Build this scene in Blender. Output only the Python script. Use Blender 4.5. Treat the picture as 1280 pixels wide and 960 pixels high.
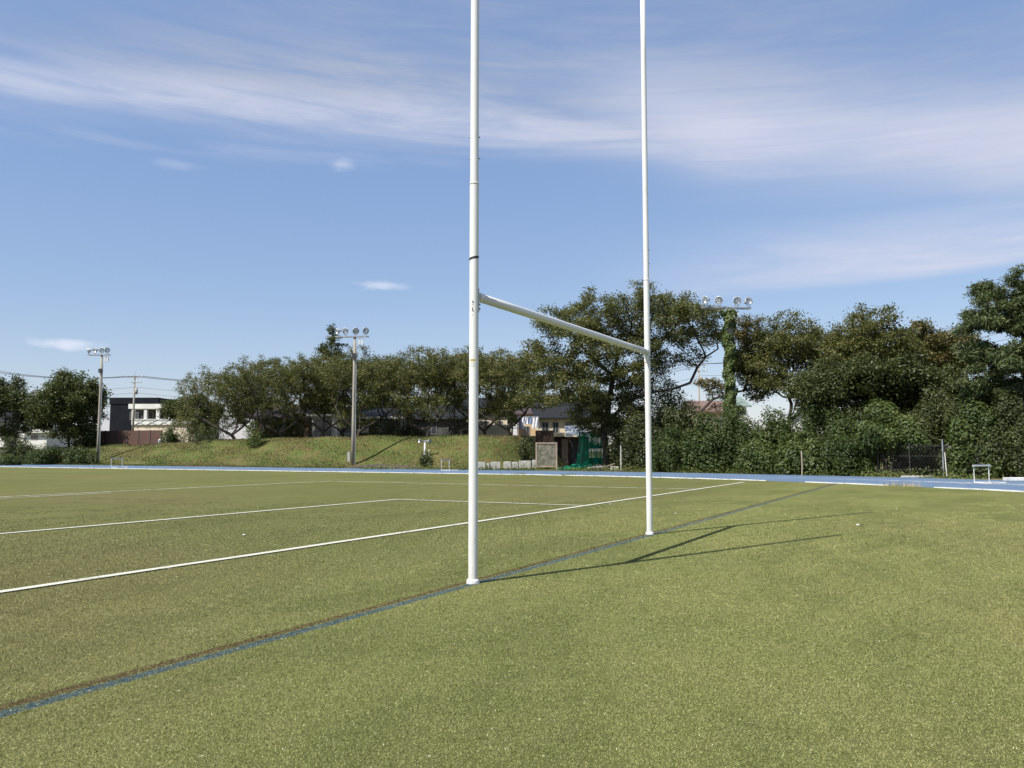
import bpy, math, random
import numpy as np
from mathutils import Vector, Matrix
R = math.radians
for o in list(bpy.data.objects): bpy.data.objects.remove(o)
scn = bpy.context.scene
COL = scn.collection

# ------------------------------------------------------------------ camera
CAM_H, PITCH, F = 1.336, R(4.609), 1039.7          # metres, radians, focal length in 1280-px units
cd = bpy.data.cameras.new('camera'); cam = bpy.data.objects.new('camera', cd); COL.objects.link(cam)
cam.location = (0, 0, CAM_H); cam.rotation_euler = (math.pi/2 + PITCH, 0, 0)
cd.sensor_width = 36; cd.lens = 36*F/1280; cd.clip_end = 5000; cd.clip_start = .05
scn.camera = cam

# ------------------------------------------------------------------ node helpers
class NT:
    def __init__(s, tree): s.t = tree
    def n(s, typ, **kw):
        nd = s.t.nodes.new(typ)
        for k, v in kw.items(): setattr(nd, k, v)
        return nd
    def put(s, sock, v):
        if v is None: return
        if isinstance(v, bpy.types.NodeSocket): s.t.links.new(v, sock)
        elif isinstance(v, (tuple, list)):
            sock.default_value = tuple(v) if len(v) == len(sock.default_value) else tuple(v) + (1,)
        else: sock.default_value = v
    def m(s, op, a, b=None, c=None, clamp=False):
        nd = s.n('ShaderNodeMath', operation=op, use_clamp=clamp)
        for i, v in enumerate((a, b, c)): s.put(nd.inputs[i], v)
        return nd.outputs[0]
    def mix(s, f, a, b, typ='MIX'):
        nd = s.n('ShaderNodeMix', data_type='RGBA', blend_type=typ)
        s.put(nd.inputs[0], f); s.put(nd.inputs[6], a); s.put(nd.inputs[7], b)
        return nd.outputs[2]
    def ss(s, x, lo, hi, o0=0., o1=1.):
        nd = s.n('ShaderNodeMapRange', interpolation_type='SMOOTHSTEP')
        for k, v in zip(('Value', 'From Min', 'From Max', 'To Min', 'To Max'), (x, lo, hi, o0, o1)): s.put(nd.inputs[k], v)
        return nd.outputs[0]
    def noise(s, vec, scale, detail=3, rough=.5, dist=0., out=0):
        nd = s.n('ShaderNodeTexNoise'); s.put(nd.inputs['Vector'], vec)
        nd.inputs['Scale'].default_value = scale; nd.inputs['Detail'].default_value = detail
        nd.inputs['Roughness'].default_value = rough; nd.inputs['Distortion'].default_value = dist
        return nd.outputs[out]
    def xyz(s, x, y, z=0.):
        nd = s.n('ShaderNodeCombineXYZ')
        for i, v in enumerate((x, y, z)): s.put(nd.inputs[i], v)
        return nd.outputs[0]
    def sep(s, v):
        nd = s.n('ShaderNodeSeparateXYZ'); s.put(nd.inputs[0], v); return nd.outputs
    def mapv(s, v, scale=(1,1,1), loc=(0,0,0), rot=(0,0,0)):
        nd = s.n('ShaderNodeMapping'); s.put(nd.inputs['Vector'], v)
        nd.inputs['Scale'].default_value = scale; nd.inputs['Location'].default_value = loc; nd.inputs['Rotation'].default_value = rot
        return nd.outputs[0]
    def ramp(s, f, stops, interp='LINEAR'):
        nd = s.n('ShaderNodeValToRGB'); s.put(nd.inputs[0], f); cr = nd.color_ramp; cr.interpolation = interp
        while len(cr.elements) < len(stops): cr.elements.new(.5)
        for e, (p, c) in zip(cr.elements, stops):
            e.position = p; e.color = (c, c, c, 1) if not isinstance(c, (tuple, list)) else tuple(c) + (1,)
        return nd.outputs[0]

# ------------------------------------------------------------------ sky, sun, exposure
SUN_TO = Vector((-1.77, -1.53, 2.95)).normalized()     # measured from the shadow of the crossbar
w = bpy.data.worlds.new('World'); scn.world = w; w.use_nodes = True
w.node_tree.nodes.clear(); T = NT(w.node_tree)
sky = T.n('ShaderNodeTexSky', sky_type='NISHITA')
sky.sun_disc = False; sky.sun_elevation = math.asin(SUN_TO.z); sky.sun_rotation = math.atan2(SUN_TO.x, SUN_TO.y)
sky.air_density = 1.05; sky.dust_density = .35; sky.ozone_density = 2.0; sky.altitude = 30
def build_sky():
    tc = T.n('ShaderNodeTexCoord').outputs['Generated']
    x, y, z = T.sep(tc)
    az = T.m('DEGREES', T.m('ARCTAN2', x, y)); el = T.m('DEGREES', T.m('ARCSINE', z))
    # thin high cloud: edge elevation as a function of azimuth
    def edge(stops):                                       # stops: (azimuth deg, elevation deg)
        return T.m('MULTIPLY', T.ramp(T.ss(az, -45, 45) if 0 else T.m('DIVIDE', T.m('ADD', az, 45.), 90., clamp=True),
                   [((a+45)/90, e/40) for a, e in stops], 'B_SPLINE'), 40.)
    base = T.xyz(T.m('MULTIPLY', az, .016), T.m('MULTIPLY', T.m('ADD', el, T.m('MULTIPLY', az, .045)), .16))
    st = T.noise(base, 2.2, 7, .58, .9)
    st2 = T.noise(T.mapv(base, (2.3, 1.6, 1), (4.1, 1.7, 0), (0, 0, .16)), 2.6, 8, .62, .5)
    bl = T.noise(T.mapv(base, (1.2, .45, 1), (7.3, 2.1, 0)), 2.0, 3, .5, .3)
    wob = T.m('MULTIPLY', T.m('SUBTRACT', st, .5), 2.4)
    e1 = edge(EDGE1)
    d1 = T.m('ADD', T.m('SUBTRACT', el, e1), wob)
    veil = T.m('MULTIPLY', T.ss(d1, -.8, 2.6), T.ss(T.m('ADD', T.m('MULTIPLY', st2, .55), T.m('MULTIPLY', bl, .6)), .38, .80, .10, .80))
    clear_ul = T.ss(T.m('ADD', az, T.m('MULTIPLY', T.m('SUBTRACT', el, 24.), -1.2)), -36., -14.)
    veil = T.m('MULTIPLY', veil, T.m('ADD', .25, T.m('MULTIPLY', clear_ul, .75)))
    veil = T.m('MULTIPLY', veil, T.ss(d1, 2.5, 9., 1., .45))
    g = T.m('DIVIDE', T.m('SUBTRACT', d1, 1.4), 1.25)
    streak = T.m('MULTIPLY', T.m('EXPONENT', T.m('MULTIPLY', T.m('MULTIPLY', g, g), -1.)), T.ss(st2, .30, .62, .34, .76))
    streak = T.m('MULTIPLY', streak, T.ss(az, 12., 30., 1., .35))
    # broad bright sheet on the right, above the edge
    gb = T.m('DIVIDE', T.m('SUBTRACT', d1, 3.0), 2.9)
    sheet = T.m('MULTIPLY', T.m('MULTIPLY', T.m('EXPONENT', T.m('MULTIPLY', T.m('MULTIPLY', gb, gb), -1.)), T.ss(az, 0., 16.)), T.ss(bl, .3, .62, .66, 1.0))
    # lower band on the right, sharp lower edge
    e2 = edge(EDGE2); d2 = T.m('ADD', T.m('SUBTRACT', el, e2), T.m('MULTIPLY', wob, .35))
    band = T.m('MULTIPLY', T.m('MULTIPLY', T.ss(d2, -.15, .75), T.ss(d2, .8, 6.2, 1., 0.)), T.m('MULTIPLY', T.ss(az, 3., 24.), T.ss(st2, .3, .66, .50, .86)))
    # faint streak under the main one
    e3 = T.m('SUBTRACT', e1, 1.2); g3 = T.m('DIVIDE', T.m('ADD', T.m('SUBTRACT', el, e3), T.m('MULTIPLY', wob, .5)), .6)
    faint = T.m('MULTIPLY', T.m('EXPONENT', T.m('MULTIPLY', T.m('MULTIPLY', g3, g3), -1.)), T.m('MULTIPLY', T.ss(st2, .4, .68, 0., .22), T.ss(az, 2., -6.)))
    fib = T.noise(T.mapv(base, (1.5, 4.2, 1), (2.2, 5.1, 0), (0, 0, .09)), 2.2, 9, .68, 1.3)
    dens = T.m('MAXIMUM', streak, T.m('MAXIMUM', T.m('MAXIMUM', sheet, band), faint))
    dens = T.m('MULTIPLY', dens, T.ss(fib, .30, .68, .86, 1.06)); veil = T.m('MULTIPLY', veil, T.ss(fib, .3, .68, .82, 1.12))
    # thin even haze over the whole sky: evens out the blue
    def vm(op, a, b):
        nd = T.n('ShaderNodeVectorMath', operation=op); T.put(nd.inputs[0], a); nd.inputs[1].default_value = b; return nd.outputs[0]
    clear = vm('ADD', vm('MULTIPLY', sky.outputs[0], (.77, .65, .53)), (.70, 1.32, 2.90))
    col = T.mix(veil, clear, VEIL)
    col = T.mix(T.m('MULTIPLY', dens, .95), col, CLOUD)
    # small fair-weather puffs
    pn = T.noise(T.xyz(T.m('MULTIPLY', az, .55), T.m('MULTIPLY', el, 1.3)), 1.3, 6, .6)
    for a, e, ra, re, k in PUFFS:
        u = T.m('DIVIDE', T.m('SUBTRACT', az, a), ra); v = T.m('DIVIDE', T.m('SUBTRACT', el, e), re)
        rr = T.m('SQRT', T.m('ADD', T.m('MULTIPLY', u, u), T.m('MULTIPLY', v, v)))
        dd = T.ss(T.m('ADD', rr, T.m('MULTIPLY', T.m('SUBTRACT', pn, .5), 1.7)), 1.25, .05, 0., k)
        col = T.mix(dd, col, (7.2, 7.3, 8.2))
    return col
EDGE1 = [(-45, 19.3), (-32.4, 19.9), (-23.5, 20.5), (-13.4, 20.8), (-2.3, 20.7), (9., 19.6), (14.4, 18.0), (24.4, 16.3), (32.2, 14.8), (45, 13.5)]
EDGE2 = [(-45, 8.), (-5, 9.4), (12.1, 10.2), (17.3, 10.3), (24.1, 10.4), (32, 10.7), (45, 11.5)]
CLOUD = (5.1, 5.35, 6.5); VEIL = (3.9, 4.15, 4.9)
PUFFS = [(-9.0, 11.25, 1.9, .34, .42), (-28.3, 6.5, 1.9, .42, .58), (-11.8, 19.0, .9, .42, .30), (-22.5, 18.0, 1.6, .35, .14)]
bg = T.n('ShaderNodeBackground'); T.put(bg.inputs['Color'], build_sky()); bg.inputs['Strength'].default_value = .084
wo = T.n('ShaderNodeOutputWorld'); T.t.links.new(bg.outputs[0], wo.inputs[0])

sd = bpy.data.lights.new('sun', 'SUN'); sun = bpy.data.objects.new('sun', sd); COL.objects.link(sun)
sd.energy = 5.0; sd.angle = R(.53); sd.color = (1, .955, .88)
sun.rotation_euler = (-SUN_TO).to_track_quat('-Z', 'Y').to_euler(); sun.location = SUN_TO*60
vs = scn.view_settings
scn.display_settings.display_device = 'sRGB'
vs.view_transform = 'Standard'; vs.look = 'None'; vs.exposure = 0.62; vs.gamma = 1; vs.use_curve_mapping = False

# ------------------------------------------------------------------ coordinates
# pitch frame: s runs across the goal line (towards the right-hand track bend), t runs along the goal line
TH = R(28.0)
EX = Vector((math.cos(TH), -math.sin(TH), 0)); DX = Vector((math.sin(TH), math.cos(TH), 0))
def W(s, t, z=0.): return EX*s + DX*t + Vector((0, 0, z))
def ST(p): return p.dot(EX), p.dot(DX)
def ray(px, py):
    a, v = (px-640)/F, (480-py)/F
    return Vector((a, math.cos(PITCH)-v*math.sin(PITCH), math.sin(PITCH)+v*math.cos(PITCH)))
def kx(px): r = ray(px, 555); return r.x/r.y
def at_t(px, t):                      # ground position of an image column at pitch coordinate t
    k = kx(px); Y = t/(math.sin(TH)*k + math.cos(TH)); return Vector((k*Y, Y, 0))
def at_Y(px, Y): return Vector((kx(px)*Y, Y, 0))
def zat(py, Y): r = ray(640, py); return CAM_H + r.z/r.y*Y
TC = (-23., 6.); RIN = 36.            # centre of the track bend and radius of its inner edge

def smooth(x): x = min(1, max(0, x)); return x*x*(3-2*x)
_rn = np.random.RandomState(3)
_ph = _rn.rand(8, 4)
def lump(s, t, f=1.):                 # cheap smooth noise, about -1..1
    return sum(math.sin(f*(a*2.2+.35)*s + b*6.28 + (c-.5)*f*2.6*t*1.3 + 3*d) for a, b, c, d in _ph)/4.2
def ground_z(s, t):
    h = 2.62*smooth((t-53.6)/7.6)*smooth((-30.0-s)/2.6)*(1-.24*smooth((-56-s)/26))*(1-.45*smooth((-86-s)/12))
    if h > .02: h += .10*lump(s, t, .7)*min(1, h) + .035*lump(s+9, t+4, 3.)*min(1, h)
    return h

# ------------------------------------------------------------------ mesh helpers
def tag(o, label=None, cat=None, group=None, kind=None):
    if label: o['label'] = label
    if cat: o['category'] = cat
    if group: o['group'] = group
    if kind: o['kind'] = kind
    return o
def link(name, me, mat=None, parent=None, loc=None):
    if mat is not None and not me.materials: me.materials.append(mat)
    o = bpy.data.objects.new(name, me); COL.objects.link(o)
    if parent is not None: o.parent = parent
    if loc is not None: o.location = loc
    return o
def thing(name, label, cat, loc=(0,0,0), rz=0., group=None):
    o = bpy.data.objects.new(name, None); COL.objects.link(o); o.empty_display_size = .2
    o.location = loc; o.rotation_euler = (0, 0, rz); return tag(o, label, cat, group)
class MB:
    def __init__(s): s.v, s.f = [], []
    def add(s, vs, fs):
        b = len(s.v); s.v += [tuple(p) for p in vs]; s.f += [tuple(i+b for i in q) for q in fs]; return s
    def box(s, lo, hi, rz=0., c=None):
        x0, y0, z0 = lo; x1, y1, z1 = hi
        vs = [(x0,y0,z0),(x1,y0,z0),(x1,y1,z0),(x0,y1,z0),(x0,y0,z1),(x1,y0,z1),(x1,y1,z1),(x0,y1,z1)]
        return s.add(vs, [(3,2,1,0),(4,5,6,7),(0,1,5,4),(1,2,6,5),(2,3,7,6),(3,0,4,7)])
    def cbox(s, c, d): return s.box([c[i]-d[i]/2 for i in range(3)], [c[i]+d[i]/2 for i in range(3)])
    def tube(s, pts, rad, n=10, cap=True):
        pts = [Vector(p) for p in pts]
        if not hasattr(rad, '__len__'): rad = [rad]*len(pts)
        vs, fs = [], []; up = None
        for i, p in enumerate(pts):
            d = (pts[min(i+1, len(pts)-1)] - pts[max(i-1, 0)]).normalized()
            a = Vector((0,0,1)) if abs(d.z) < .9 else Vector((1,0,0))
            if up is not None: a = up
            x = (a - d*a.dot(d)).normalized(); up = x; y = d.cross(x)
            vs += [p + (x*math.cos(2*math.pi*k/n) + y*math.sin(2*math.pi*k/n))*rad[i] for k in range(n)]
        for i in range(len(pts)-1):
            for k in range(n):
                a, b = i*n+k, i*n+(k+1) % n
                fs.append((a, b, b+n, a+n))
        if cap: fs.append(tuple(range(n-1, -1, -1))); fs.append(tuple(range((len(pts)-1)*n, len(pts)*n)))
        return s.add(vs, fs)
    def beam(s, a, b, wd, ht):
        a, b = Vector(a), Vector(b); d = (b-a).normalized(); u = Vector((0,0,1)) if abs(d.z) < .95 else Vector((0,1,0))
        x = d.cross(u).normalized()*wd/2; y = x.cross(d).normalized()*ht/2
        return s.add([a-x-y, a+x-y, a+x+y, a-x+y, b-x-y, b+x-y, b+x+y, b-x+y], [(3,2,1,0),(4,5,6,7),(0,1,5,4),(1,2,6,5),(2,3,7,6),(3,0,4,7)])
    def lathe(s, prof, n=20, M=None):
        vs, fs = [], []
        for r, z in prof: vs += [Vector((r*math.cos(2*math.pi*k/n), r*math.sin(2*math.pi*k/n), z)) for k in range(n)]
        for i in range(len(prof)-1):
            for k in range(n): a, b = i*n+k, i*n+(k+1) % n; fs.append((a, b, b+n, a+n))
        if M is not None: vs = [M @ v for v in vs]
        return s.add(vs, fs)
    def mesh(s, name='m', smooth_=False):
        me = bpy.data.meshes.new(name); me.from_pydata(s.v, [], s.f); me.update()
        if smooth_:
            for p in me.polygons: p.use_smooth = True
        return me
    def build(s, name, mat, parent=None, loc=None, smooth_=False, bevel=0.):
        o = link(name, s.mesh(name, smooth_), mat, parent, loc)
        if bevel:
            b = o.modifiers.new('bevel', 'BEVEL'); b.width = bevel; b.segments = 2; b.limit_method = 'ANGLE'
        return o
def np_mesh(name, verts, faces, attrs=None, smooth_=False):
    """verts (N,3), faces (M,k) arrays -> mesh, fast"""
    me = bpy.data.meshes.new(name); n, m, k = len(verts), len(faces), faces.shape[1]
    me.vertices.add(n); me.vertices.foreach_set('co', np.ascontiguousarray(verts, np.float32).ravel())
    me.loops.add(m*k); me.loops.foreach_set('vertex_index', np.ascontiguousarray(faces, np.int32).ravel())
    me.polygons.add(m); me.polygons.foreach_set('loop_start', np.arange(0, m*k, k, dtype=np.int32))
    if attrs:
        for an, av in attrs.items():
            a = me.attributes.new(an, 'FLOAT', 'POINT'); a.data.foreach_set('value', np.ascontiguousarray(av, np.float32))
    me.update(calc_edges=True)
    if smooth_: me.polygons.foreach_set('use_smooth', np.ones(m, bool))
    return me

# ------------------------------------------------------------------ materials
def mat(name, fn, **kw):
    m = bpy.data.materials.new(name); m.use_nodes = True; m.node_tree.nodes.clear(); t = NT(m.node_tree)
    out = t.n('ShaderNodeOutputMaterial'); sh = fn(t, **kw); t.t.links.new(sh, out.inputs['Surface']); return m
def bsdf(t, col, rough=.6, metal=0., normal=None, spec=.5):
    b = t.n('ShaderNodeBsdfPrincipled'); t.put(b.inputs['Base Color'], col); t.put(b.inputs['Roughness'], rough)
    t.put(b.inputs['Metallic'], metal); t.put(b.inputs['Specular IOR Level'], spec)
    if normal is not None: t.put(b.inputs['Normal'], normal)
    return b.outputs[0]
def bump(t, h, strength=.3, dist=.02):
    b = t.n('ShaderNodeBump'); t.put(b.inputs['Height'], h); b.inputs['Strength'].default_value = strength; b.inputs['Distance'].default_value = dist
    return b.outputs[0]
def gpos(t): return t.n('ShaderNodeNewGeometry').outputs['Position']
def opos(t): return t.n('ShaderNodeTexCoord').outputs['Object']
def stains(t, c0, c1, scale=2., rough=.7, metal=0., bumpk=0., stretch=(1,1,1), lo=.35, hi=.7, spec=.4):
    p = t.mapv(opos(t), stretch); n = t.noise(p, scale, 6, .6, .3)
    rnd = t.n('ShaderNodeObjectInfo').outputs['Random']
    c = t.mix(t.ss(n, lo, hi), c0, c1); c = t.mix(t.m('MULTIPLY', rnd, .18), c, t.mix(.35, c0, (0, 0, 0)))
    return bsdf(t, c, rough, metal, bump(t, t.noise(p, scale*14, 3), bumpk, .01) if bumpk else None, spec)
def mk(name, c0, c1=None, **kw):
    c1 = c1 or tuple(x*.75 for x in c0); return mat(name, lambda t: stains(t, c0, c1, **kw))
def wave_rows(t, c0, c1, axis, step, rough=.7, depth=.03):   # tiled / clapboard rows too far away to tell apart
    p = opos(t); v = t.sep(p)[axis]; fr = t.m('FRACT', t.m('DIVIDE', v, step))
    n = t.noise(p, 3., 4)
    return bsdf(t, t.mix(n, c0, c1), rough, 0, bump(t, fr, .8, depth), .2)
MT = {}
def grime(t):
    z = t.sep(opos(t))[2]; n = t.noise(t.mapv(opos(t), (14, 14, 2.5)), 2., 5, .7)
    return t.m('MULTIPLY', t.ss(z, .55, .0), t.ss(n, .42, .7, 0., .55))
MT['white_paint'] = mat('white_paint', lambda t: bsdf(t, t.mix(grime(t), t.mix(t.ss(t.noise(t.mapv(opos(t), (9, 9, 1.1)), 3., 6, .65), .52, .8), (.62, .62, .60), (.50, .49, .45)), (.36, .35, .25)), .32, 0, bump(t, t.noise(opos(t), 30, 2), .04, .01)))
MT['white_matt'] = mk('white_matt', (.68, .68, .66), (.48, .47, .44), scale=3.)
MT['black_tape'] = mk('black_tape', (.02, .025, .03))
MT['galv'] = mk('galvanised_steel', (.42, .43, .43), (.3, .31, .31), metal=.6, rough=.45)
MT['chrome'] = mat('lamp_reflector', lambda t: bsdf(t, (.78, .80, .82), .16, .92))
MT['lens'] = mat('lamp_glass', lambda t: bsdf(t, (.62, .66, .68), .08, .55))
MT['lamp_shell'] = mk('lamp_shell', (.70, .72, .73), (.5, .52, .53), metal=.2, rough=.4)
MT['concrete_pole'] = mk('concrete_pole', (.33, .30, .25), (.22, .20, .165), scale=1.2, stretch=(6, 6, .5), rough=.85, bumpk=.2)
MT['steel_pole'] = mk('steel_pole', (.36, .35, .33), (.25, .24, .22), scale=1.2, stretch=(6, 6, .5), rough=.75)
MT['concrete'] = mk('concrete', (.46, .45, .42), (.27, .265, .24), scale=2.5, rough=.9, bumpk=.3)
MT['dark_metal'] = mk('dark_metal', (.04, .04, .042), rough=.5)
MT['wire'] = mk('wire_insulation', (.02, .02, .022))
MT['cream'] = mk('cream_render', (.66, .57, .43), (.56, .47, .35), scale=.7, rough=.9)
MT['white_wall'] = mk('white_render', (.72, .71, .67), (.60, .59, .55), scale=.6, rough=.9)
MT['grey_wall'] = mk('grey_siding', (.085, .082, .078), (.06, .058, .056), scale=.6, rough=.85)
MT['brown_wall'] = mk('brown_render', (.20, .135, .09), (.15, .10, .07), scale=.8, rough=.9)
MT['navy_wall'] = mk('dark_navy_cladding', (.010, .012, .018), (.007, .008, .012), scale=.6, rough=.8, spec=.15)
MT['orange_wall'] = mk('orange_render', (.50, .38, .25), (.42, .31, .2), scale=.8, rough=.9)
MT['brown_fence'] = mk('brown_sheet_metal', (.095, .052, .040), (.075, .042, .033), scale=1., rough=.55)
MT['glass'] = mat('window_glass', lambda t: bsdf(t, t.mix(t.noise(opos(t), .8, 2), (.012, .016, .02), (.05, .06, .07)), .07, 0, None, .9))
MT['curtain'] = mk('curtained_glass', (.2, .205, .21), (.12, .125, .13), scale=2., stretch=(8, 8, .5), rough=.15)
MT['frame'] = mk('window_frame', (.26, .25, .24), rough=.4)
MT['roof_brown'] = mat('brown_roof_tiles', lambda t: wave_rows(t, (.085, .062, .060), (.055, .04, .04), 2, .16))
MT['roof_dark'] = mat('dark_roof_tiles', lambda t: wave_rows(t, (.020, .021, .023), (.013, .014, .015), 2, .16))
MT['roof_pink'] = mat('pink_roof_tiles', lambda t: wave_rows(t, (.19, .125, .105), (.14, .09, .075), 2, .16))
MT['roof_green'] = mat('green_roof_sheet', lambda t: wave_rows(t, (.20, .25, .22), (.15, .19, .17), 0, .3))
MT['rust'] = mk('rusty_brown', (.085, .052, .038), (.045, .03, .025), scale=2., rough=.85)
MT['timber'] = mk('weathered_timber', (.36, .29, .23), (.22, .175, .14), scale=2., stretch=(3, 3, .6), rough=.9, bumpk=.3)
MT['ply'] = mat('mouldy_plywood', lambda t: bsdf(t, t.mix(t.ss(t.noise(opos(t), 3.2, 8, .7, .6), .36, .62), (.20, .185, .15), t.mix(t.ss(t.noise(opos(t), 11., 4, .6), .45, .6), (.095, .10, .07), (.05, .06, .042))), .9))
MT['bark'] = mat('bark', lambda t: bsdf(t, t.mix(t.noise(t.mapv(gpos(t), (4, 4, 1.2)), 2.2, 5, .6), (.026, .021, .017), (.085, .072, .058)), .9, 0, bump(t, t.noise(t.mapv(gpos(t), (4, 4, 1.5)), 6, 4), .6, .04), .2))
MT['soil'] = mk('dark_soil', (.055, .043, .034), (.09, .07, .055), scale=3., rough=.95, bumpk=.6)
MT['cloth_white'] = mk('white_cloth', (.72, .73, .76), (.5, .54, .66), scale=2.)
MT['cloth_blue'] = mk('blue_cloth', (.20, .30, .52), (.14, .2, .36), scale=2.)
MT['sticker'] = mk('yellow_sticker', (.72, .55, .12), (.5, .36, .06), scale=60., lo=.45, hi=.55)
MT['sticker_ink'] = mk('sticker_ink', (.10, .07, .03))
MT['net'] = mk('green_netting', (.008, .27, .14), (.006, .18, .10), rough=.7, spec=.2)
MT['rubber'] = mk('black_rubber', (.03, .03, .032), (.05, .05, .05))

def leafmat(name, stops, trans=.35, rough=.55):
    def fn(t):
        tint = t.n('ShaderNodeAttribute', attribute_name='tint').outputs['Fac']
        rnd = t.n('ShaderNodeObjectInfo').outputs['Random']
        big = t.noise(gpos(t), .55, 3)
        f = t.m('ADD', t.m('MULTIPLY', tint, .72), t.m('ADD', t.m('MULTIPLY', big, .5), t.m('MULTIPLY', t.m('SUBTRACT', rnd, .5), .16)))
        c = t.ramp(t.m('SUBTRACT', f, .12), [(p, tuple(x*.86 for x in q)) for p, q in stops])
        d = bsdf(t, c, rough, 0, None, .35)
        tr = t.n('ShaderNodeBsdfTranslucent'); t.put(tr.inputs[0], t.mix(.5, c, (.16, .19, .03), 'MIX'))
        mx = t.n('ShaderNodeMixShader'); mx.inputs[0].default_value = trans
        t.t.links.new(d, mx.inputs[1]); t.t.links.new(tr.outputs[0], mx.inputs[2]); return mx.outputs[0]
    return mat(name, fn)
MT['leaf_cherry'] = leafmat('cherry_leaves', [(0, (.058, .064, .019)), (.35, (.106, .114, .033)), (.70, (.148, .146, .044)), (.90, (.180, .140, .048)), (1, (.22, .125, .05))], .30)
MT['leaf_brownish'] = leafmat('turning_leaves', [(0, (.066, .062, .021)), (.4, (.12, .11, .038)), (.7, (.17, .135, .052)), (1, (.23, .135, .056))], .30)
MT['leaf_dark'] = leafmat('dark_leaves', [(0, (.032, .043, .014)), (.5, (.062, .079, .023)), (1, (.112, .128, .036))], .22)
MT['leaf_shrub'] = leafmat('shrub_leaves', [(0, (.026, .044, .012)), (.45, (.060, .090, .021)), (.8, (.104, .140, .035)), (1, (.16, .185, .052))], .28)
MT['leaf_ivy'] = leafmat('ivy_leaves', [(0, (.05, .08, .02)), (.5, (.10, .14, .036)), (1, (.17, .20, .06))], .25)
MT['leaf_weed'] = leafmat('weed_leaves', [(0, (.055, .085, .02)), (.5, (.12, .155, .04)), (1, (.24, .24, .08))], .3)
MT['leaf_pine'] = leafmat('pine_needles', [(0, (.046, .064, .024)), (.5, (.090, .118, .040)), (1, (.15, .18, .058))], .15)
MT['flower'] = mk('pale_flowers', (.72, .70, .42), (.7, .66, .5))
MT['straw'] = mk('straw_stalks', (.42, .35, .20), (.30, .26, .14))

# --- turf colour, shared by the ground sheet and the blades (world position based, as a real carpet would be)
LINES = dict(goal=-4.38, white=-8.02, six=-13.62, box=-24.5)
def st_nodes(t):
    p = t.sep(gpos(t))
    s_ = t.m('SUBTRACT', t.m('MULTIPLY', p[0], math.cos(TH)), t.m('MULTIPLY', p[1], math.sin(TH)))
    t_ = t.m('ADD', t.m('MULTIPLY', p[0], math.sin(TH)), t.m('MULTIPLY', p[1], math.cos(TH)))
    return s_, t_
def line_mask(t, coord, c, half, rag):
    return t.ss(t.m('ADD', t.m('ABSOLUTE', t.m('SUBTRACT', coord, c)), rag), half+.012, half-.012)
def turf_color(t, blade=False):
    return t.mix(1., turf_mix(t, blade), (.895, .885, .90), 'MULTIPLY')
def turf_mix(t, blade=False):
    P = gpos(t); s_, t_ = st_nodes(t); st = t.xyz(s_, t_, 0.)
    big = t.noise(st, .16, 4, .55, .4); mid = t.noise(t.mapv(st, (1., .35, 1)), .85, 5, .6, .5); med = t.noise(P, 3.2, 4, .6)
    fine = t.noise(P, 70 if not blade else 130, 3, .7); grit = t.noise(P, 210, 2, .6)
    c = t.mix(t.ss(big, .34, .66), (.236, .260, .084), (.298, .308, .106))
    c = t.mix(t.ss(mid, .44, .64, 0., .62), c, (.176, .198, .062))
    c = t.mix(t.ss(t.noise(t.mapv(st, (.55, .22, 1), (3, 8, 0)), .8, 5, .62, .8), .50, .66, 0., .40), c, (.140, .168, .052))
    c = t.mix(t.ss(med, .35, .75, 0., .30), c, (.330, .322, .132))
    c = t.mix(t.ss(s_, -3.5, -10., 0., .42), c, (.150, .150, .060))     # worn playing area
    far_brown = t.m('MULTIPLY', t.ss(t.noise(st, .11, 3, .5), .48, .68), .36)
    c = t.mix(far_brown, c, (.255, .215, .105))
    c = t.mix(t.ss(fine, .40, .70, 0., .28), c, (.11, .13, .034))
    c = t.mix(t.ss(grit, .60, .78, 0., .35), c, (.46, .46, .24))
    seam = t.m('ABSOLUTE', t.m('SUBTRACT', t.m('FRACT', t.m('DIVIDE', t.m('ADD', t_, 1.3), 3.7)), .5))
    c = t.mix(t.m('MULTIPLY', t.ss(seam, .012, .004), t.ss(mid, .35, .6, .0, .16)), c, (.07, .075, .035))
    # inlaid blue and rust-red lines under the goal
    rag = t.m('MULTIPLY', t.m('SUBTRACT', t.noise(P, 34, 3, .7), .5), .085)
    wear = t.ss(t.noise(P, 17, 5, .7), .30, .60, .35, 1.)
    g = LINES['goal']
    c = t.mix(t.m('MULTIPLY', line_mask(t, s_, g+.035, .052, rag), t.m('MULTIPLY', wear, .92)), c, t.mix(fine, (.045, .090, .125), (.12, .20, .24)))
    c = t.mix(t.m('MULTIPLY', line_mask(t, s_, g-.075, .048, rag), t.m('MULTIPLY', wear, .8)), c, t.mix(fine, (.085, .045, .028), (.17, .10, .055)))
    return c
def turf_ground(t):
    c = t.mix(1., turf_color(t), (.69, .69, .69), 'MULTIPLY'); P = gpos(t)      # self-shadow between packed fibres, put into the colour as an even darkening
    h = t.m('ADD', t.noise(P, 60, 4, .7), t.m('MULTIPLY', t.noise(P, 12, 3), .6))
    return bsdf(t, c, .9, 0, bump(t, h, .9, .03), .04)
MT['turf'] = mat('turf_carpet', turf_ground)
def turf_blade(t):
    c = turf_color(t, True)
    tint = t.n('ShaderNodeAttribute', attribute_name='tint').outputs['Fac']
    c = t.mix(t.ss(tint, .0, .5, .15, 0.), c, (.08, .098, .026)); c = t.mix(t.ss(tint, .80, .97, 0., .18), c, (.40, .40, .20)); c = t.mix(t.ss(tint, .985, .99, 0., .6), c, (.62, .62, .42))
    d = bsdf(t, c, .55, 0, None, .22)
    return d
MT['blade'] = mat('turf_fibre', turf_blade)
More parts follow.
